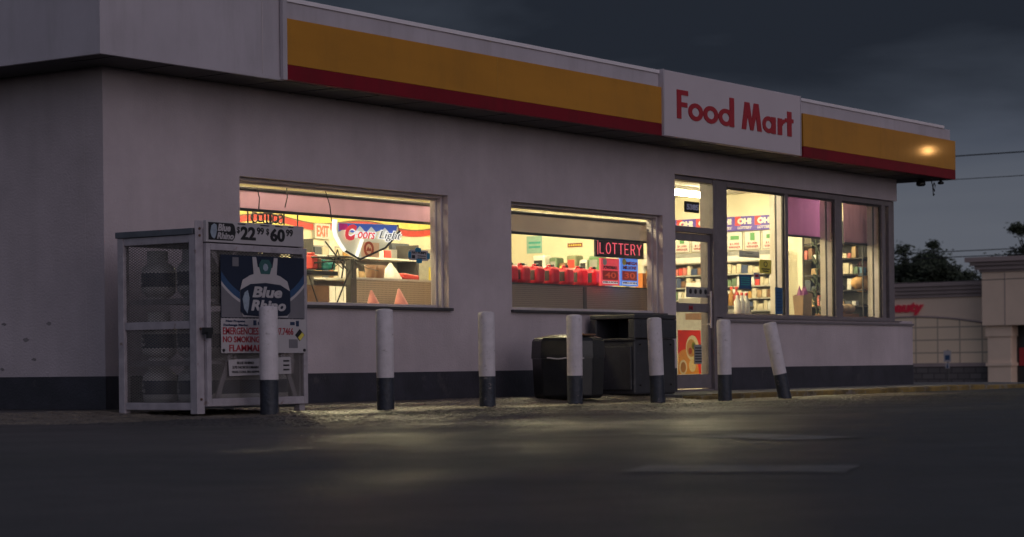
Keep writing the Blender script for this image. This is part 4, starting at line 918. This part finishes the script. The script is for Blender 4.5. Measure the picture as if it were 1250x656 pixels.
for i, (px, z, m, w, lab) in enumerate(((7.55, .30, BLACK, .42, 'black round topped machine on the far counter at the window edge'), (6.95, .28, GREYC, .28, 'grey round topped machine on the far counter under the teal poster'), (6.42, .40, WHITEC, .26, 'white picture box on the far counter'), (6.12, .36, C_('dusk_green', (.10, .16, .09)), .16, 'dull green box on the far counter beside the white picture box'), (5.93, .26, BROWN, .14, 'short brown box on the far counter behind the red cans'), (5.74, .38, C_('leaf_mix', (.20, .22, .12)), .2, 'olive box on the far counter behind the red cans'), (5.5, .30, WHITEC, .16, 'short white box on the far counter behind the red cans'), (5.28, .36, C_('mid_green', (.12, .24, .10)), .22, 'green box on the far counter near the LOTTERY neon'))):
    t = thing('counter_box', lab, 'box', (16.5, px, 1.852)); mb = MB(); mb.box(-.12, .12, -w/2, w/2, 0, z); mb.build('body', m, t, bevel=.03); mb = MB(); mb.box(-.126, -.121, -w/3, w/3, z*.45, z*.8); mb.build('front_label', (YELP, REDC, INK, GREYC)[i % 4], t)

# ------------------------------------------------------------------ inside: lottery counter seen through door and tall window
t = thing('lottery_banner', 'purple OH! LOTTERY banner over the counter behind the tall window', 'banner', (16.83, 4.35, 2.53))
bw_ = 2.5; mpB = ENo(0, 0, 0)
mb = MB(); mb.prism([(0, 0), (bw_, 0), (bw_, .235), (0, .235)], -.03, 0, mpB); mb.build('board', PURP, t)
mb = MB(); mb2 = MB()
for k in range(6):
    uu = .10+.37*k+.04
    if uu+.33 > bw_: break
    add_text(mb, 'OH!', uu, uu+.26, .105, .205, -.0305, .004, mpB, .07); add_text(mb, 'LOTTERY', uu, uu+.27, .025, .07, -.0305, .004, mpB, .03, .2)
    mb2.prism([(uu-.05, .085), (uu+.06, .085), (uu+.06, .23), (uu-.05, .23)], -.0303, -.0295, mpB)
mb2.build('red_flash', REDC, t); mb.build('lettering', WHITEC, t)
for k in range(7):
    y1 = 4.30-.335*k; tt, w, h, mp = poster_E('winner_card', y1, y1-.30, 2.215, 2.515, WHITEC, 'white lottery winner card under the banner, ' + ('over the door side', 'second along from the door side', 'third along from the door side', 'at the door post', 'left in the tall window', 'right in the tall window', 'half hidden by the right post')[k], 'poster', 16.84, 'winner cards under the banner')
    mb = MB(); mb.prism([(w*.36, h*.5), (w*.64, h*.5), (w*.64, h*.92), (w*.36, h*.92)] if k % 2 else [(w*.25, h*.58), (w*.78, h*.58), (w*.78, h*.8), (w*.25, h*.8)], -.004, -.0005, mp); mb.build('picture', GREENP, tt)
    mb = MB(); add_text(mb, '$1,000', w*.2, w*.8, h*.28, h*.42, -.0005, .003, mp, .02); add_text(mb, 'WINNER', w*.12, w*.88, h*.1, h*.24, -.0005, .003, mp, .02); mb.build('lettering', INKR, tt)
    mb = MB(); mb.prism([(0, 0), (w, 0), (w, .012), (0, .012)], -.004, -.0005, mp); mb.prism([(0, .0121), (.010, .0121), (.010, h), (0, h)], -.004, -.0005, mp); mb.prism([(w-.010, .0121), (w, .0121), (w, h), (w-.010, h)], -.004, -.0005, mp); mb.build('border', GREYC, tt)
# shelf rack behind the counter
rk = thing('counter_rack', 'cream wall rack of cigarette shelves behind the shop counter', 'rack', (16.83, 4.4, 0))
mb = MB()
for z in (1.02, 1.22, 1.42, 1.62, 1.82, 2.02): mb.box(-.30, 0, -2.55, 0, z-.018, z)
mb.build('shelf', WHITEC, rk)
mb = MB(); mb.box(-.006, 0, -2.55, 0, .9, 2.2); mb.build('back_board', GREYC, rk)
mb = MB()
for y in (-2.56, -1.3, .0): mb.box(-.31, .0, y-.015, y+.005, .0, 2.2)
mb.build('upright', WHITEC, rk)
mb = MB(); mb.box(-.325, -.303, -2.55, 0, 2.02, 2.11); mb.build('price_rail', WHITEC, rk)
CR = C_('cream_card', (.62, .55, .40)); TAN = C_('tan_card', (.42, .28, .14)); ROSE = C_('rose_card', (.55, .16, .13)); DGREEN = C_('dull_green_card', (.12, .19, .11)); SLATE = C_('slate_card', (.07, .08, .10)); AMBER = C_('amber_card', (.55, .30, .07)); DNAVY = C_('dark_navy_card', (.04, .06, .13))
pals = [WHITEC, CR, WHITEC, ROSE, TAN, CR, DGREEN, SLATE, REDC, AMBER, DNAVY, WHITEC, BROWN, CR]
protos = {}
def pack(mat, w, d, h):
    key = (mat.name, w, h)
    if key not in protos:
        mb = MB(); mb.box(-d, 0, -w/2, w/2, 0, h*.72); mb.box(-d+.002, -.002, -w/2+.002, w/2-.002, h*.7201, h); mb.box(-d-.0015, -d-.0002, -w*.3, w*.3, h*.2, h*.5)
        tmp = mb.build('carton', mat); protos[key] = tmp.data; bpy.data.objects.remove(tmp)
    o = bpy.data.objects.new('carton', protos[key]); COL.objects.link(o); return o
rng = random.Random(3)
names = {CR.name: 'cream', TAN.name: 'tan', ROSE.name: 'rose', DGREEN.name: 'green', SLATE.name: 'slate', AMBER.name: 'amber', DNAVY.name: 'navy', REDC.name: 'red', WHITEC.name: 'white', YELP.name: 'yellow', BLUEP.name: 'navy', ORANGE.name: 'orange', GREYC.name: 'grey', GREENP.name: 'green', BROWN.name: 'brown'}
ordw = ['first', 'second', 'third', 'fourth', 'fifth', 'sixth', 'seventh', 'eighth', 'ninth', 'tenth', 'eleventh', 'twelfth', 'thirteenth', 'fourteenth']
for li, (z, lev) in enumerate(((1.222, 'lowest'), (1.422, 'lower'), (1.622, 'middle'), (1.822, 'upper'))):
    y = 4.33; cnt = {}
    while y > 1.98:
        m = rng.choice(pals); w = rng.choice((.06, .08, .08, .11)); h = rng.choice((.10, .12, .13, .15))
        o = pack(m, w, .10, h); o.location = (16.62, y-w/2, z); y -= w+.012
        nm = names[m.name]; cnt[nm] = cnt.get(nm, 0)+1
        tag(o, '%s carton on the %s cigarette shelf, %s %s one from the door side' % (nm, lev, ordw[cnt[nm]-1], nm), 'carton', 'cartons on the cigarette shelves')
# shop counter with till and bottles
ct = thing('shop_counter', 'dark grey shop counter below the lottery banner', 'counter', (15.2, 1.9, .001))
mb = MB(); mb.box(0, .55, 0, 2.6, 0, 1.22); mb.build('front', GREYC, ct, bevel=.01)
mb = MB(); mb.box(-.03, .58, -.03, 2.63, 1.221, 1.26); mb.build('counter_top', DARK, ct, bevel=.008)
def bottle(x, y, z, m, lab, grp, s=1.0):
    t = thing('bottle', lab, 'bottle', (x, y, z), 0, grp)
    mb = MB(); mb.lathe([(.035*s, 0), (.037*s, .02*s), (.037*s, .13*s), (.015*s, .17*s), (.015*s, .20*s)], 12); mb.build('body', m, t)
    mb = MB(); mb.lathe([(.017*s, .201*s), (.017*s, .23*s), (0, .232*s)], 10); mb.build('cap', REDC, t)
bm_ = [C_('soda_brown', (.10, .04, .02)), C_('soda_amber', (.40, .16, .03)), C_('soda_black', (.03, .02, .02)), C_('soda_amber2', (.45, .22, .05)), C_('soda_red', (.30, .03, .02))]
for k in range(5):
    bottle(15.35, 2.30-.09*k, 1.261, bm_[k], '%s bottle on the counter, %s' % (('dark brown', 'amber', 'black', 'pale amber', 'red')[k], 'in the row right of the blue notice'), 'bottles on the counter', 1.3)
pg3 = thing('till', 'grey cash till with white screen on the shop counter', 'till', (15.45, 2.75, 1.261)); mb = MB(); mb.box(-.18, .18, -.2, .2, 0, .14); mb.build('drawer', GREYC, pg3, bevel=.01); mb = MB(); mb.obox((0, 0, .27), (.015, 0, 0), (0, .17, 0), (.03, 0, .12)); mb.build('screen', WHITEC, pg3)
# cards stuck on the tall window
def gcard(name, q0, q1, mat, label, cat='notice', y=.103):
    (x0, z1), (x1, z0) = q0, q1
    t = thing(name, label, cat, (x0, y, z0)); mb = MB(); mb.box(0, x1-x0, -.003, 0, 0, z1-z0); mb.build('sheet', mat, t); return t, x1-x0, z1-z0
t, w, h = gcard('notice', (12.793, 1.833), (13.136, 1.639), YELP, 'yellow notice with a round black symbol on the tall window')
mb = MB(); mb.ring((w/2, h*.68), h*.2, h*.15, -.006, -.0035, FR, 20, sx=1.4); mb.box(w*.15, w*.85, -.006, -.0035, h*.28, h*.36); mb.box(w*.25, w*.75, -.006, -.0035, h*.13, h*.21); mb.build('print', INK, t)
t, w, h = gcard('notice', (12.204, 1.607), (12.547, 1.409), BLUEP, 'blue notice stuck low on the tall window')
mb = MB()
for k in range(4): mb.box(w*.15, w*.85, -.006, -.0035, h*(.25+.16*k), h*(.32+.16*k))
mb.build('print', TEAL, t)
t, w, h = gcard('notice', (12.646, 1.965), (13.238, 1.874), WHITEC, 'long white notice across the tall window above the blue one', y=.35)
mb = MB(); mb.box(w*.1, w*.9, -.006, -.0035, h*.2, h*.3); mb.box(w*.35, w*.65, -.006, -.0035, h*.6, h*.75); mb.build('print', GREYC, t)
t, w, h = gcard('notice', (12.623, 1.642), (12.787, 1.553), PAPER, 'tiny white and red notice beside the blue one')
mb = MB(); mb.box(w*.2, w*.8, -.006, -.0035, h*.3, h*.7); mb.build('print', INKR, t)
t, w, h = gcard('sticker', (13.135, 1.443), (13.357, 1.060), BLUEP, 'tall navy sticker at the foot of the post beside the tall window', 'sticker', .045)
mb = MB()
for k in range(7): mb.box(w*.2, w*.8, -.006, -.0035, h*(.12+.11*k), h*(.17+.11*k))
mb.build('print', PBLUE, t)
# white water bottles low in the tall window
for k in range(3):
    q = (12.936, 1.065); bottle(q[0]+.13*k, .55, 1.07, WHITEC, 'white bottle standing low in the tall window, %s' % ('beside the door post', 'middle of the white three', 'nearest the till')[k], 'white bottles in the tall window', 1.35)
mb = MB(); mb.box(11.82, 16.84, .305, .75, .98, 1.068); mb.build('inner_sill', BROWN, store)
# pale column and panel behind the violet shade
mb = MB(); mb.box(16.60, 16.849, 1.42, 1.53, .001, 3.138); mb.build('column', CREAM, store)
mb = MB(); mb.box(16.80, 16.849, 1.54, 1.63, .001, 3.138); mb.build('column_dark_strip', DARK, store)  # raised dark strip drawn in for the gap beside the column
pbg = thing('gift_bag', 'brown paper gift bag with purple tissue on the sill', 'bag', ((14.824, 1.088)[0], .5, 1.07)); mb = MB(); mb.add([(-.13, -.07, 0), (.13, -.07, 0), (.13, .07, 0), (-.13, .07, 0), (-.15, -.09, .30), (.15, -.09, .34), (.15, .09, .34), (-.15, .09, .30)], [(0, 1, 2, 3), (0, 1, 5, 4), (1, 2, 6, 5), (2, 3, 7, 6), (3, 0, 4, 7)]); mb.build('body', C_('kraft', (.30, .20, .12)), pbg)
mb = MB()
for k in range(9): a_ = k*.7; mb.lathe([(.0, .22), (.05, .26), (.0, .42)], 5, (.08*math.cos(a_), .04*math.sin(a_), .04*math.sin(k*2.1)), smooth=False)
mb.build('tissue', C_('tissue', (.32, .08, .25)), pbg)
# dark shelf rack with small goods along the end wall
er = thing('goods_rack', 'dark rack of small goods at the end wall behind the violet shades', 'rack', (16.84, 1.40, 0))
mb = MB()
for z in (1.0, 1.25, 1.5, 1.75, 2.0, 2.25): mb.box(-.30, 0, -1.04, 0, z-.02, z)
mb.build('shelf', DARK, er)
mb = MB(); mb.box(-.012, 0, -1.05, 0, .5, 2.6); mb.build('back_board', BLACK, er)
mb = MB(); mb.box(-.32, -.29, -.02, .0, .0, 2.6); mb.box(-.32, -.29, -1.06, -1.045, 0, 2.6); mb.box(-.32, -.29, -.53, -.51, 0, 2.6); mb.build('upright', DARK, er)
for li, (z, lev) in enumerate(((1.252, 'second lowest'), (1.502, 'middle'), (1.752, 'second highest'), (2.002, 'highest'))):
    y = 1.36; cnt = {}
    while y > .46:
        m = rng.choice((SLATE, SLATE, BROWN, WHITEC, CR, ROSE, TAN, DGREEN)); w = rng.choice((.05, .07, .10)); h = rng.choice((.07, .10, .14, .17))
        if rng.random() < .82:
            o = pack(m, w, .10, h); o.location = (16.62, y-w/2, z)
            nm = names[m.name]; cnt[nm] = cnt.get(nm, 0)+1
            tag(o, '%s carton on the %s dark rack shelf, %s %s one from the pale column' % (nm, lev, ordw[cnt[nm]-1], nm), 'carton', 'cartons on the dark rack')
        y -= w+.018
for li, (z, lev) in enumerate(((.952, 'lowest'), (1.252, 'second'), (1.552, 'third'), (1.852, 'top'))):
    x = 7.25; cnt = {}
    while x < 8.75:
        m = rng.choice(pals); w = rng.choice((.08, .11, .14)); h = rng.choice((.10, .14, .19))
        o = pack(m, w, .10, h); o.rotation_euler = (0, 0, R(90)); o.location = (x+w/2, 3.72, z); x += w+.02
        nm = names[m.name]; cnt[nm] = cnt.get(nm, 0)+1
        tag(o, '%s carton on the %s pale rack shelf, %s %s one from the cage end' % (nm, lev, ordw[cnt[nm]-1], nm), 'carton', 'cartons on the pale rack')
# soft toy and ball of plush in the last window
q = (16.815, 1.705)
pt_ = thing('plush_toy', 'tan plush toy with brown head leaning in the rightmost window', 'toy', (q[0]-.10, .46, q[1]-.12))
mb = MB()
for (x, z, r) in ((0, .0, .16), (.12, .03, .13), (-.12, .02, .12), (.05, .1, .12)): mb.lathe([(r*math.sin(math.pi*k/8), -r*.8*math.cos(math.pi*k/8)) for k in range(9)], 14, (x, 0, z))
mb.build('body', PEACH, pt_)
mb = MB()
for (x, z, r) in ((.06, .28, .10), (-.02, .33, .04), (.14, .34, .04), (-.10, .2, .08)): mb.lathe([(r*math.sin(math.pi*k/8), -r*math.cos(math.pi*k/8)) for k in range(9)], 12, (x, .0, z))
mb.build('head', C_('plush_brown', (.18, .10, .10), .9), pt_)
mb = MB(); mb.box(-.16, -.04, -.1, -.02, .13, .26); mb.build('shirt', C_('toy_blue', (.10, .22, .34)), pt_)
bs = thing('bin_table', 'dark bargain table of brown bundles under the plush toy', 'table', (15.62, .46, 1.069)); mb = MB(); mb.box(0, 1.0, 0, .25, .0, .05); mb.build('table_top', BROWN, bs)
mb = MB()
for k in range(5): mb.lathe([(.11*math.sin(math.pi*j/6), -.08*math.cos(math.pi*j/6)) for j in range(7)], 10, (.12+.19*k, .12, .13))
mb.build('bundle', C_('bundle_tan', (.32, .22, .14), .9), bs)
for k, (px, lab) in enumerate(((1000, 'dark hanging vine of small goods in the window behind the violet shade'), (1008, 'second dark hanging strip of goods beside the wide post'))):
    q = (15.377, 2.145); x = q[0]+.22*k; mb = MB(); mb.tube([(x, .55, 2.25), (x+.03, .55, 1.8), (x-.03, .55, 1.4), (x, .55, 1.1)], .014, 6)
    r2 = random.Random(k)
    for i in range(16): zz = 1.12+i*.07; a_ = r2.random()*6.28; mb.obox((x+.05*math.cos(a_), .55+.05*math.sin(a_), zz), (.035, .01, .0), (0, .02, .01), (.0, .01, .03))
    tag(mb.build('hanging_strip', DARK if k else C_('vine_green', (.05, .07, .04))), lab, 'hanging goods')

# ------------------------------------------------------------------ parking lot lamp whose light glints on the fascia
lx, ly, lz = 36.92, -10.0, 5.72
pl = thing('lot_lamp', 'tall parking lot lamp with a small amber lantern beyond the kerb', 'street lamp', (lx+.6, ly, -.65))
mb = MB(); mb.lathe([(.10, 0), (.09, .5), (.055, 6.5)], 14); mb.build('pole', DARK, pl)
mb = MB(); mb.tube([(0, 0, 6.45), (-.3, 0, 6.52), (-.6, 0, 6.5)], .035, 8); mb.build('arm', DARK, pl)
mb = MB(); mb.lathe([(.16, 6.47), (.14, 6.52), (.0, 6.56)], 16, (-.6, 0, 0)); mb.build('hood', DARK, pl)
mb = MB(); mb.lathe([(.0, 6.26), (.07, 6.29), (.10, 6.36), (.07, 6.43), (.0, 6.465)], 16, (-.6, 0, 0)); mb.build('lantern', glow('sodium', (1, .50, .16), 150.0), pl)

# ------------------------------------------------------------------ neighbouring shop
XN = 84.0
nb = thing('strip_mall', 'pale low shop building with cornice and red lettering beyond the lot', 'building', (XN, 0, -1.1))
NW = M('mall_render', (.82, .62, .48), .8, .05, .5); NC = M('mall_cornice', (.36, .28, .27), .7, .1, .8); NG = brick_mat('mall_grid', (.87, .67, .49), (.85, .65, .47), (.46, .35, .27), 1.0, 1.15, .62, .035, 0.0); NBK = brick_mat('mall_block', (.11, .095, .095), (.15, .13, .13), (.07, .06, .06), 1.0, .62, .29, .03)
Z = lambda z: z+1.1
mb = MB(); mb.box(0, 14, 27.18, 60, 0, Z(3.62)); mb.build('wall', NW, nb)
mb = MB()
for k, (d, za, zb) in enumerate(((.10, 3.45, 3.62), (.22, 3.621, 3.80), (.34, 3.801, 3.98), (.46, 3.981, 4.12), (.38, 4.121, 4.2))): mb.box(-d, 14+d, 27.18, 60, Z(za), Z(zb))
mb.build('cornice', NC, nb)
mb = MB(); mb.box(-1.0, 14, 8, 27.17, Z(2.02), Z(4.66)); mb.build('tower', NW, nb)
mb = MB()
for k, (d, za, zb) in enumerate(((.10, 4.55, 4.66), (.25, 4.661, 4.85), (.42, 4.851, 5.02), (.6, 5.021, 5.24))): mb.box(-1.0-d, 14+d, 8, 27.17+d, Z(za), Z(zb))
mb.build('tower_cornice', NC, nb)
mb = MB(); mb.box(-1.02, -1.0005, 26.0, 26.03, Z(2.03), Z(4.5)); mb.build('seam', NC, nb)
mb = MB(); mb.box(-.7, .5, 25.87, 27.05, 0, Z(2.015)); mb.build('pilaster', NW, nb, bevel=.02)
mb = MB(); mb.box(-.78, .5, 25.80, 27.12, Z(.10), Z(.26)); mb.build('pilaster_band', NW, nb)
mb = MB(); mb.box(-.78, .5, 25.80, 27.12, Z(1.50), Z(2.014)); mb.build('pilaster_band', NW, nb)
mb = MB(); arc = [(27.19, Z(.27)), (36, Z(.27)), (36, Z(2.2))] + [(36-8.81*k/12, Z(1.97 + .55*math.sin(math.pi*min(1, (12-k)/12*.9+.08)) )) for k in range(1, 13)]
mb.prism(arc, -.04, -.0005, lambda a, b, c: (c, a, b)); mb.build('arch_panel', NG, nb)
mb = MB(); mb.tube([(-.05, a, b+.02) for a, b in arc[2:]], .05, 6); mb.build('arch_trim', NC, nb)
mb = MB(); mb.box(-.14, -.0005, 27.06, 60, 0, Z(.09)); mb.build('block_base', NBK, nb)
mb = MB(); mb.box(-.18, -.0005, 27.06, 60, Z(.091), Z(.26)); mb.build('ledge', NC, nb)
mb = MB(); add_text(mb, 'Beauty', -32.95, -30.62, Z(2.62), Z(3.28), 0, .1, lambda a, b, c: (c-.002, -a, b), .04, .12); mb.build('lettering', M('beauty_red', (.30, .012, .03), .5, emit=(.6, .02, .05), estr=.10), nb)
mb = MB(); mb.box(.0, .1, 8, 25.86, 0, Z(2.015)); mb.build('shopfront', C_('dark_glass', (.02, .02, .025), .15), nb)
mb = MB(); mb.box(-.06, -.001, 20, 25.72, Z(.1), Z(.95)); mb.build('red_panel', M('mall_red', (.38, .02, .03), .5), nb)
# accessible parking sign in front of it
ap = thing('parking_sign', 'small white and blue accessible parking sign on a post before the pale building', 'sign', (76.0, (25.787, 0.393)[0], -1.1))
mb = MB(); mb.tube([(0, 0, 0), (0, 0, 1.95)], .03, 8); mb.build('post', DARK, ap)
mpa = ENo(-.04, 0, 0)
mb = MB(); mb.prism([(-.17, 1.42), (.17, 1.42), (.17, 1.92), (-.17, 1.92)], -.006, 0, mpa); pl_ = mb.build('plate', PAPER, ap)
mb = MB(); mb.prism([(-.11, 1.5), (.11, 1.5), (.11, 1.72), (-.11, 1.72)], -.010, -.0065, mpa); mb.build('symbol', PBLUE, pl_)
mb = MB(); mb.prism([(-.10, 1.13), (.10, 1.13), (.10, 1.38), (-.10, 1.38)], -.006, 0, mpa); pl2 = mb.build('plate', PAPER, ap)
mb = MB(); mb.disc((0, 1.31), .03, -.010, -.0065, mpa, 12); mb.prism([(-.05, 1.15), (.06, 1.15), (.02, 1.28), (-.03, 1.28)], -.010, -.0065, mpa); mb.build('symbol', PBLUE, pl2)

# ------------------------------------------------------------------ trees behind it
BARK = M('bark', (.06, .05, .04), .9, .3, 6)
LEAF = M('leaf', (.018, .026, .014), .7, .5, .7, tint=(.034, .046, .02))
def tree(name, label, base, h, crown, seed, n):
    r = random.Random(seed); t = thing(name, label, 'tree', base)
    mb = MB(); tips = []
    mb.tube([(0, 0, 0), (.1, .1, h*.25), (0, .2, h*.45)], .38, 10, .24)
    for k in range(9):
        a = k*2.4+r.random(); rr = crown*(.35+.5*r.random()); z0_ = h*(.22+.22*r.random()); z1_ = h*(.5+.4*r.random())
        e = Vector((rr*math.cos(a), rr*math.sin(a), z1_)); mid = Vector((rr*.45*math.cos(a), rr*.45*math.sin(a), z0_+(z1_-z0_)*.6))
        mb.tube([(0, .1, z0_), mid, e], .15, 7, .03); tips += [e, mid*.5+e*.5]
        for s in range(3):
            e2 = e+Vector((r.uniform(-1, 1)*crown*.3, r.uniform(-1, 1)*crown*.3, r.uniform(-.1, .22)*h)); mb.tube([mid*.3+e*.7, e2], .05, 5, .012); tips.append(e2)
    mb.build('trunk', BARK, t)
    mb = MB(); clumps = []
    for k in range(46):
        th = r.random()*6.283; ph = math.acos(r.uniform(-.55, 1)); q = r.uniform(.55, 1)**.5
        clumps.append((Vector((crown*q*math.sin(ph)*math.cos(th), crown*q*math.sin(ph)*math.sin(th), h*.58+h*.36*q*math.cos(ph))), r.uniform(.45, .95)))
    for tp in tips: clumps.append((tp, r.uniform(.35, .7)))
    for i in range(n):
        c, s = clumps[r.randrange(len(clumps))]
        p = c+Vector((r.gauss(0, s*.5), r.gauss(0, s*.5), r.gauss(0, s*.36)))
        a = Vector((r.gauss(0, 1), r.gauss(0, 1), r.gauss(0, .6))).normalized(); b = a.orthogonal().normalized()
        l, w = r.uniform(.09, .18), r.uniform(.05, .09)
        mb.add([p-a*l, p+b*w, p+a*l, p-b*w], [(0, 1, 2, 3)])
    mb.build('crown', LEAF, t, recalc=False)
tree('broad_tree', 'widest dark leafy tree behind the low roof of the pale building', (116, 45.2, -1.1), 8.9, 2.9, 4, 22000)
tree('broad_tree', 'dark tree seen between the shop and the first crown, low and dense', (118, 49.8, -1.1), 8.3, 3.2, 9, 16000)
tree('broad_tree', 'dark leafy tree rising behind the tower of the pale building', (116, 37.3, -1.1), 9.4, 2.6, 21, 16000)
tree('broad_tree', 'smaller dark tree peeping out beside the tower cornice', (112, 39.7, -1.1), 6.9, 1.7, 31, 6000)
# overhead wires
def wire(x, z, sag, lab, dz=0.0, r=.02):
    mb = MB(); pts = []
    for i in range(41):
        y = -60+200*i/40; pts.append((x, y, z+dz*(y-16)/10 + sag*((y-40)/100)**2))
    mb.tube(pts, r, 6); tag(mb.build('overhead_wire', BLACK), lab, 'wire', 'overhead wires across the sky')
wire(60, 7.79, .6, 'upper overhead wire leaving the fascia tip across the sky', .06, .022)
wire(60, 6.94, .6, 'overhead wire level with the bottom of the fascia tip', .05, .013)
wire(95, 6.29, .5, 'overhead wire above the tree crowns, higher of the close pair', -.03, .025)
wire(95, 5.95, .5, 'overhead wire just over the tower, lower of the close pair', -.01, .025)
wire(80, 4.12, .4, 'thin overhead wire crossing in front of the tower', -.07, .016)

# ------------------------------------------------------------------ sky, light, camera
SUN_EL, SUN_AZ = R(24), R(200)
w = bpy.data.worlds.new('World'); scene.world = w; w.use_nodes = True
nt = w.node_tree; N, L = nt.nodes, nt.links; bg = N['Background']
sky = N.new('ShaderNodeTexSky'); sky.sky_type = 'NISHITA'; sky.sun_disc = False; sky.sun_elevation = SUN_EL; sky.sun_rotation = SUN_AZ; sky.dust_density = 1.0; sky.air_density = 1.0; sky.ozone_density = 3.0
tc = N.new('ShaderNodeTexCoord')
def math_(op, a, b=None, c=None):
    n = N.new('ShaderNodeMath'); n.operation = op
    for k, v in enumerate((a, b, c)):
        if v is None: continue
        if isinstance(v, (int, float)): n.inputs[k].default_value = v
        else: L.new(v, n.inputs[k])
    return n.outputs[0]
def ramp(fac, stops):
    r = N.new('ShaderNodeValToRGB'); e = r.color_ramp.elements
    while len(e) < len(stops): e.new(.5)
    for q, (p_, c) in zip(e, stops): q.position = p_; q.color = (*c, 1)
    L.new(fac, r.inputs['Fac']); return r.outputs['Color']
sep = N.new('ShaderNodeSeparateXYZ'); L.new(tc.outputs['Generated'], sep.inputs[0])
zz = sep.outputs['Z']
# overcast: layered banks of cloud, thickest towards the east, thinning to an open west
mp = N.new('ShaderNodeMapping'); mp.inputs['Scale'].default_value = (1.0, 1.0, 4.2); mp.inputs['Location'].default_value = (.37, .12, .0); L.new(tc.outputs['Generated'], mp.inputs['Vector'])
n1 = N.new('ShaderNodeTexNoise'); n1.inputs['Scale'].default_value = 4.2; n1.inputs['Detail'].default_value = 6; n1.inputs['Roughness'].default_value = .48; n1.inputs['Distortion'].default_value = .35
L.new(mp.outputs['Vector'], n1.inputs['Vector'])
zw = math_('MULTIPLY_ADD', math_('SUBTRACT', n1.outputs['Fac'], .5),   .17, zz)
bank = ramp(zw, [(0.0, (.115, .125, .150)), (.045, (.105, .115, .140)), (.085, (.085, .096, .122)), (.115, (.066, .077, .103)), (.142, (.034, .041, .056)), (.168, (.016, .020, .029)), (.34, (.018, .022, .031)), (.7, (.10, .11, .14))])
hs = N.new('ShaderNodeHueSaturation'); hs.inputs['Saturation'].default_value = .45; L.new(sky.outputs['Color'], hs.inputs['Color'])
west = N.new('ShaderNodeVectorMath'); west.operation = 'DOT_PRODUCT'; L.new(tc.outputs['Generated'], west.inputs[0]); west.inputs[1].default_value = (-.83, -.55, .12)
mr = N.new('ShaderNodeMapRange'); mr.interpolation_type = 'SMOOTHSTEP'; mr.inputs['From Min'].default_value = -.55; mr.inputs['From Max'].default_value = .6; L.new(west.outputs['Value'], mr.inputs['Value'])
sc_ = N.new('ShaderNodeMix'); sc_.data_type = 'RGBA'; sc_.blend_type = 'MULTIPLY'; sc_.inputs['Factor'].default_value = 1; sc_.inputs['B'].default_value = (1.05*.93, 1.05*.93, 1.05*1.05, 1); L.new(hs.outputs['Color'], sc_.inputs['A'])
mx = N.new('ShaderNodeMix'); mx.data_type = 'RGBA'; L.new(mr.outputs['Result'], mx.inputs['Factor'])
bk = N.new('ShaderNodeMix'); bk.data_type = 'RGBA'; bk.blend_type = 'MULTIPLY'; bk.inputs['Factor'].default_value = 1; bk.inputs['B'].default_value = (20, 20, 20, 1); L.new(bank, bk.inputs['A'])
L.new(bk.outputs['Result'], mx.inputs['A']); L.new(sc_.outputs['Result'], mx.inputs['B'])
L.new(mx.outputs['Result'], bg.inputs['Color']); bg.inputs['Strength'].default_value = .05
sl = bpy.data.lights.new('sun', 'SUN'); so_ = bpy.data.objects.new('sun', sl); COL.objects.link(so_)
sl.energy = .22; sl.angle = R(60); sl.color = (1.0, .72, .74)
az = SUN_AZ; d = Vector((math.sin(az)*math.cos(SUN_EL), math.cos(az)*math.cos(SUN_EL), math.sin(SUN_EL)))
so_.rotation_euler = (-d).to_track_quat('-Z', 'Y').to_euler(); so_.location = d*30

CAM = (-14.5743, -15.115, .3636); A_ = R(54.4568); ROLL = R(.6468)
cam = bpy.data.cameras.new('camera'); co = bpy.data.objects.new('camera', cam); COL.objects.link(co)
cam.sensor_width = 36; cam.lens = 77.105; cam.shift_y = (446.80-328)/1250; cam.clip_end = 2000
fw_ = Vector((math.sin(A_), math.cos(A_), 0)); rt = Vector((math.cos(A_), -math.sin(A_), 0)); up = Vector((0, 0, 1))
rr_ = rt*math.cos(ROLL)-up*math.sin(ROLL); uu_ = rt*math.sin(ROLL)+up*math.cos(ROLL)
mt = Matrix(((rr_.x, uu_.x, -fw_.x, CAM[0]), (rr_.y, uu_.y, -fw_.y, CAM[1]), (rr_.z, uu_.z, -fw_.z, CAM[2]), (0, 0, 0, 1)))
co.matrix_world = mt
cam.dof.use_dof = True; cam.dof.focus_distance = 22.5; cam.dof.aperture_fstop = 3.2
scene.camera = co
scene.view_settings.view_transform = 'Standard'; scene.view_settings.look = 'None'; scene.view_settings.exposure = 0; scene.view_settings.gamma = 1; scene.view_settings.use_curve_mapping = False
scene.render.engine = 'CYCLES'; scene.cycles.use_denoising = True; scene.cycles.max_bounces = 8; scene.cycles.transparent_max_bounces = 12
scene.cycles.sample_clamp_indirect = 4.0; scene.cycles.caustics_reflective = False; scene.cycles.caustics_refractive = False
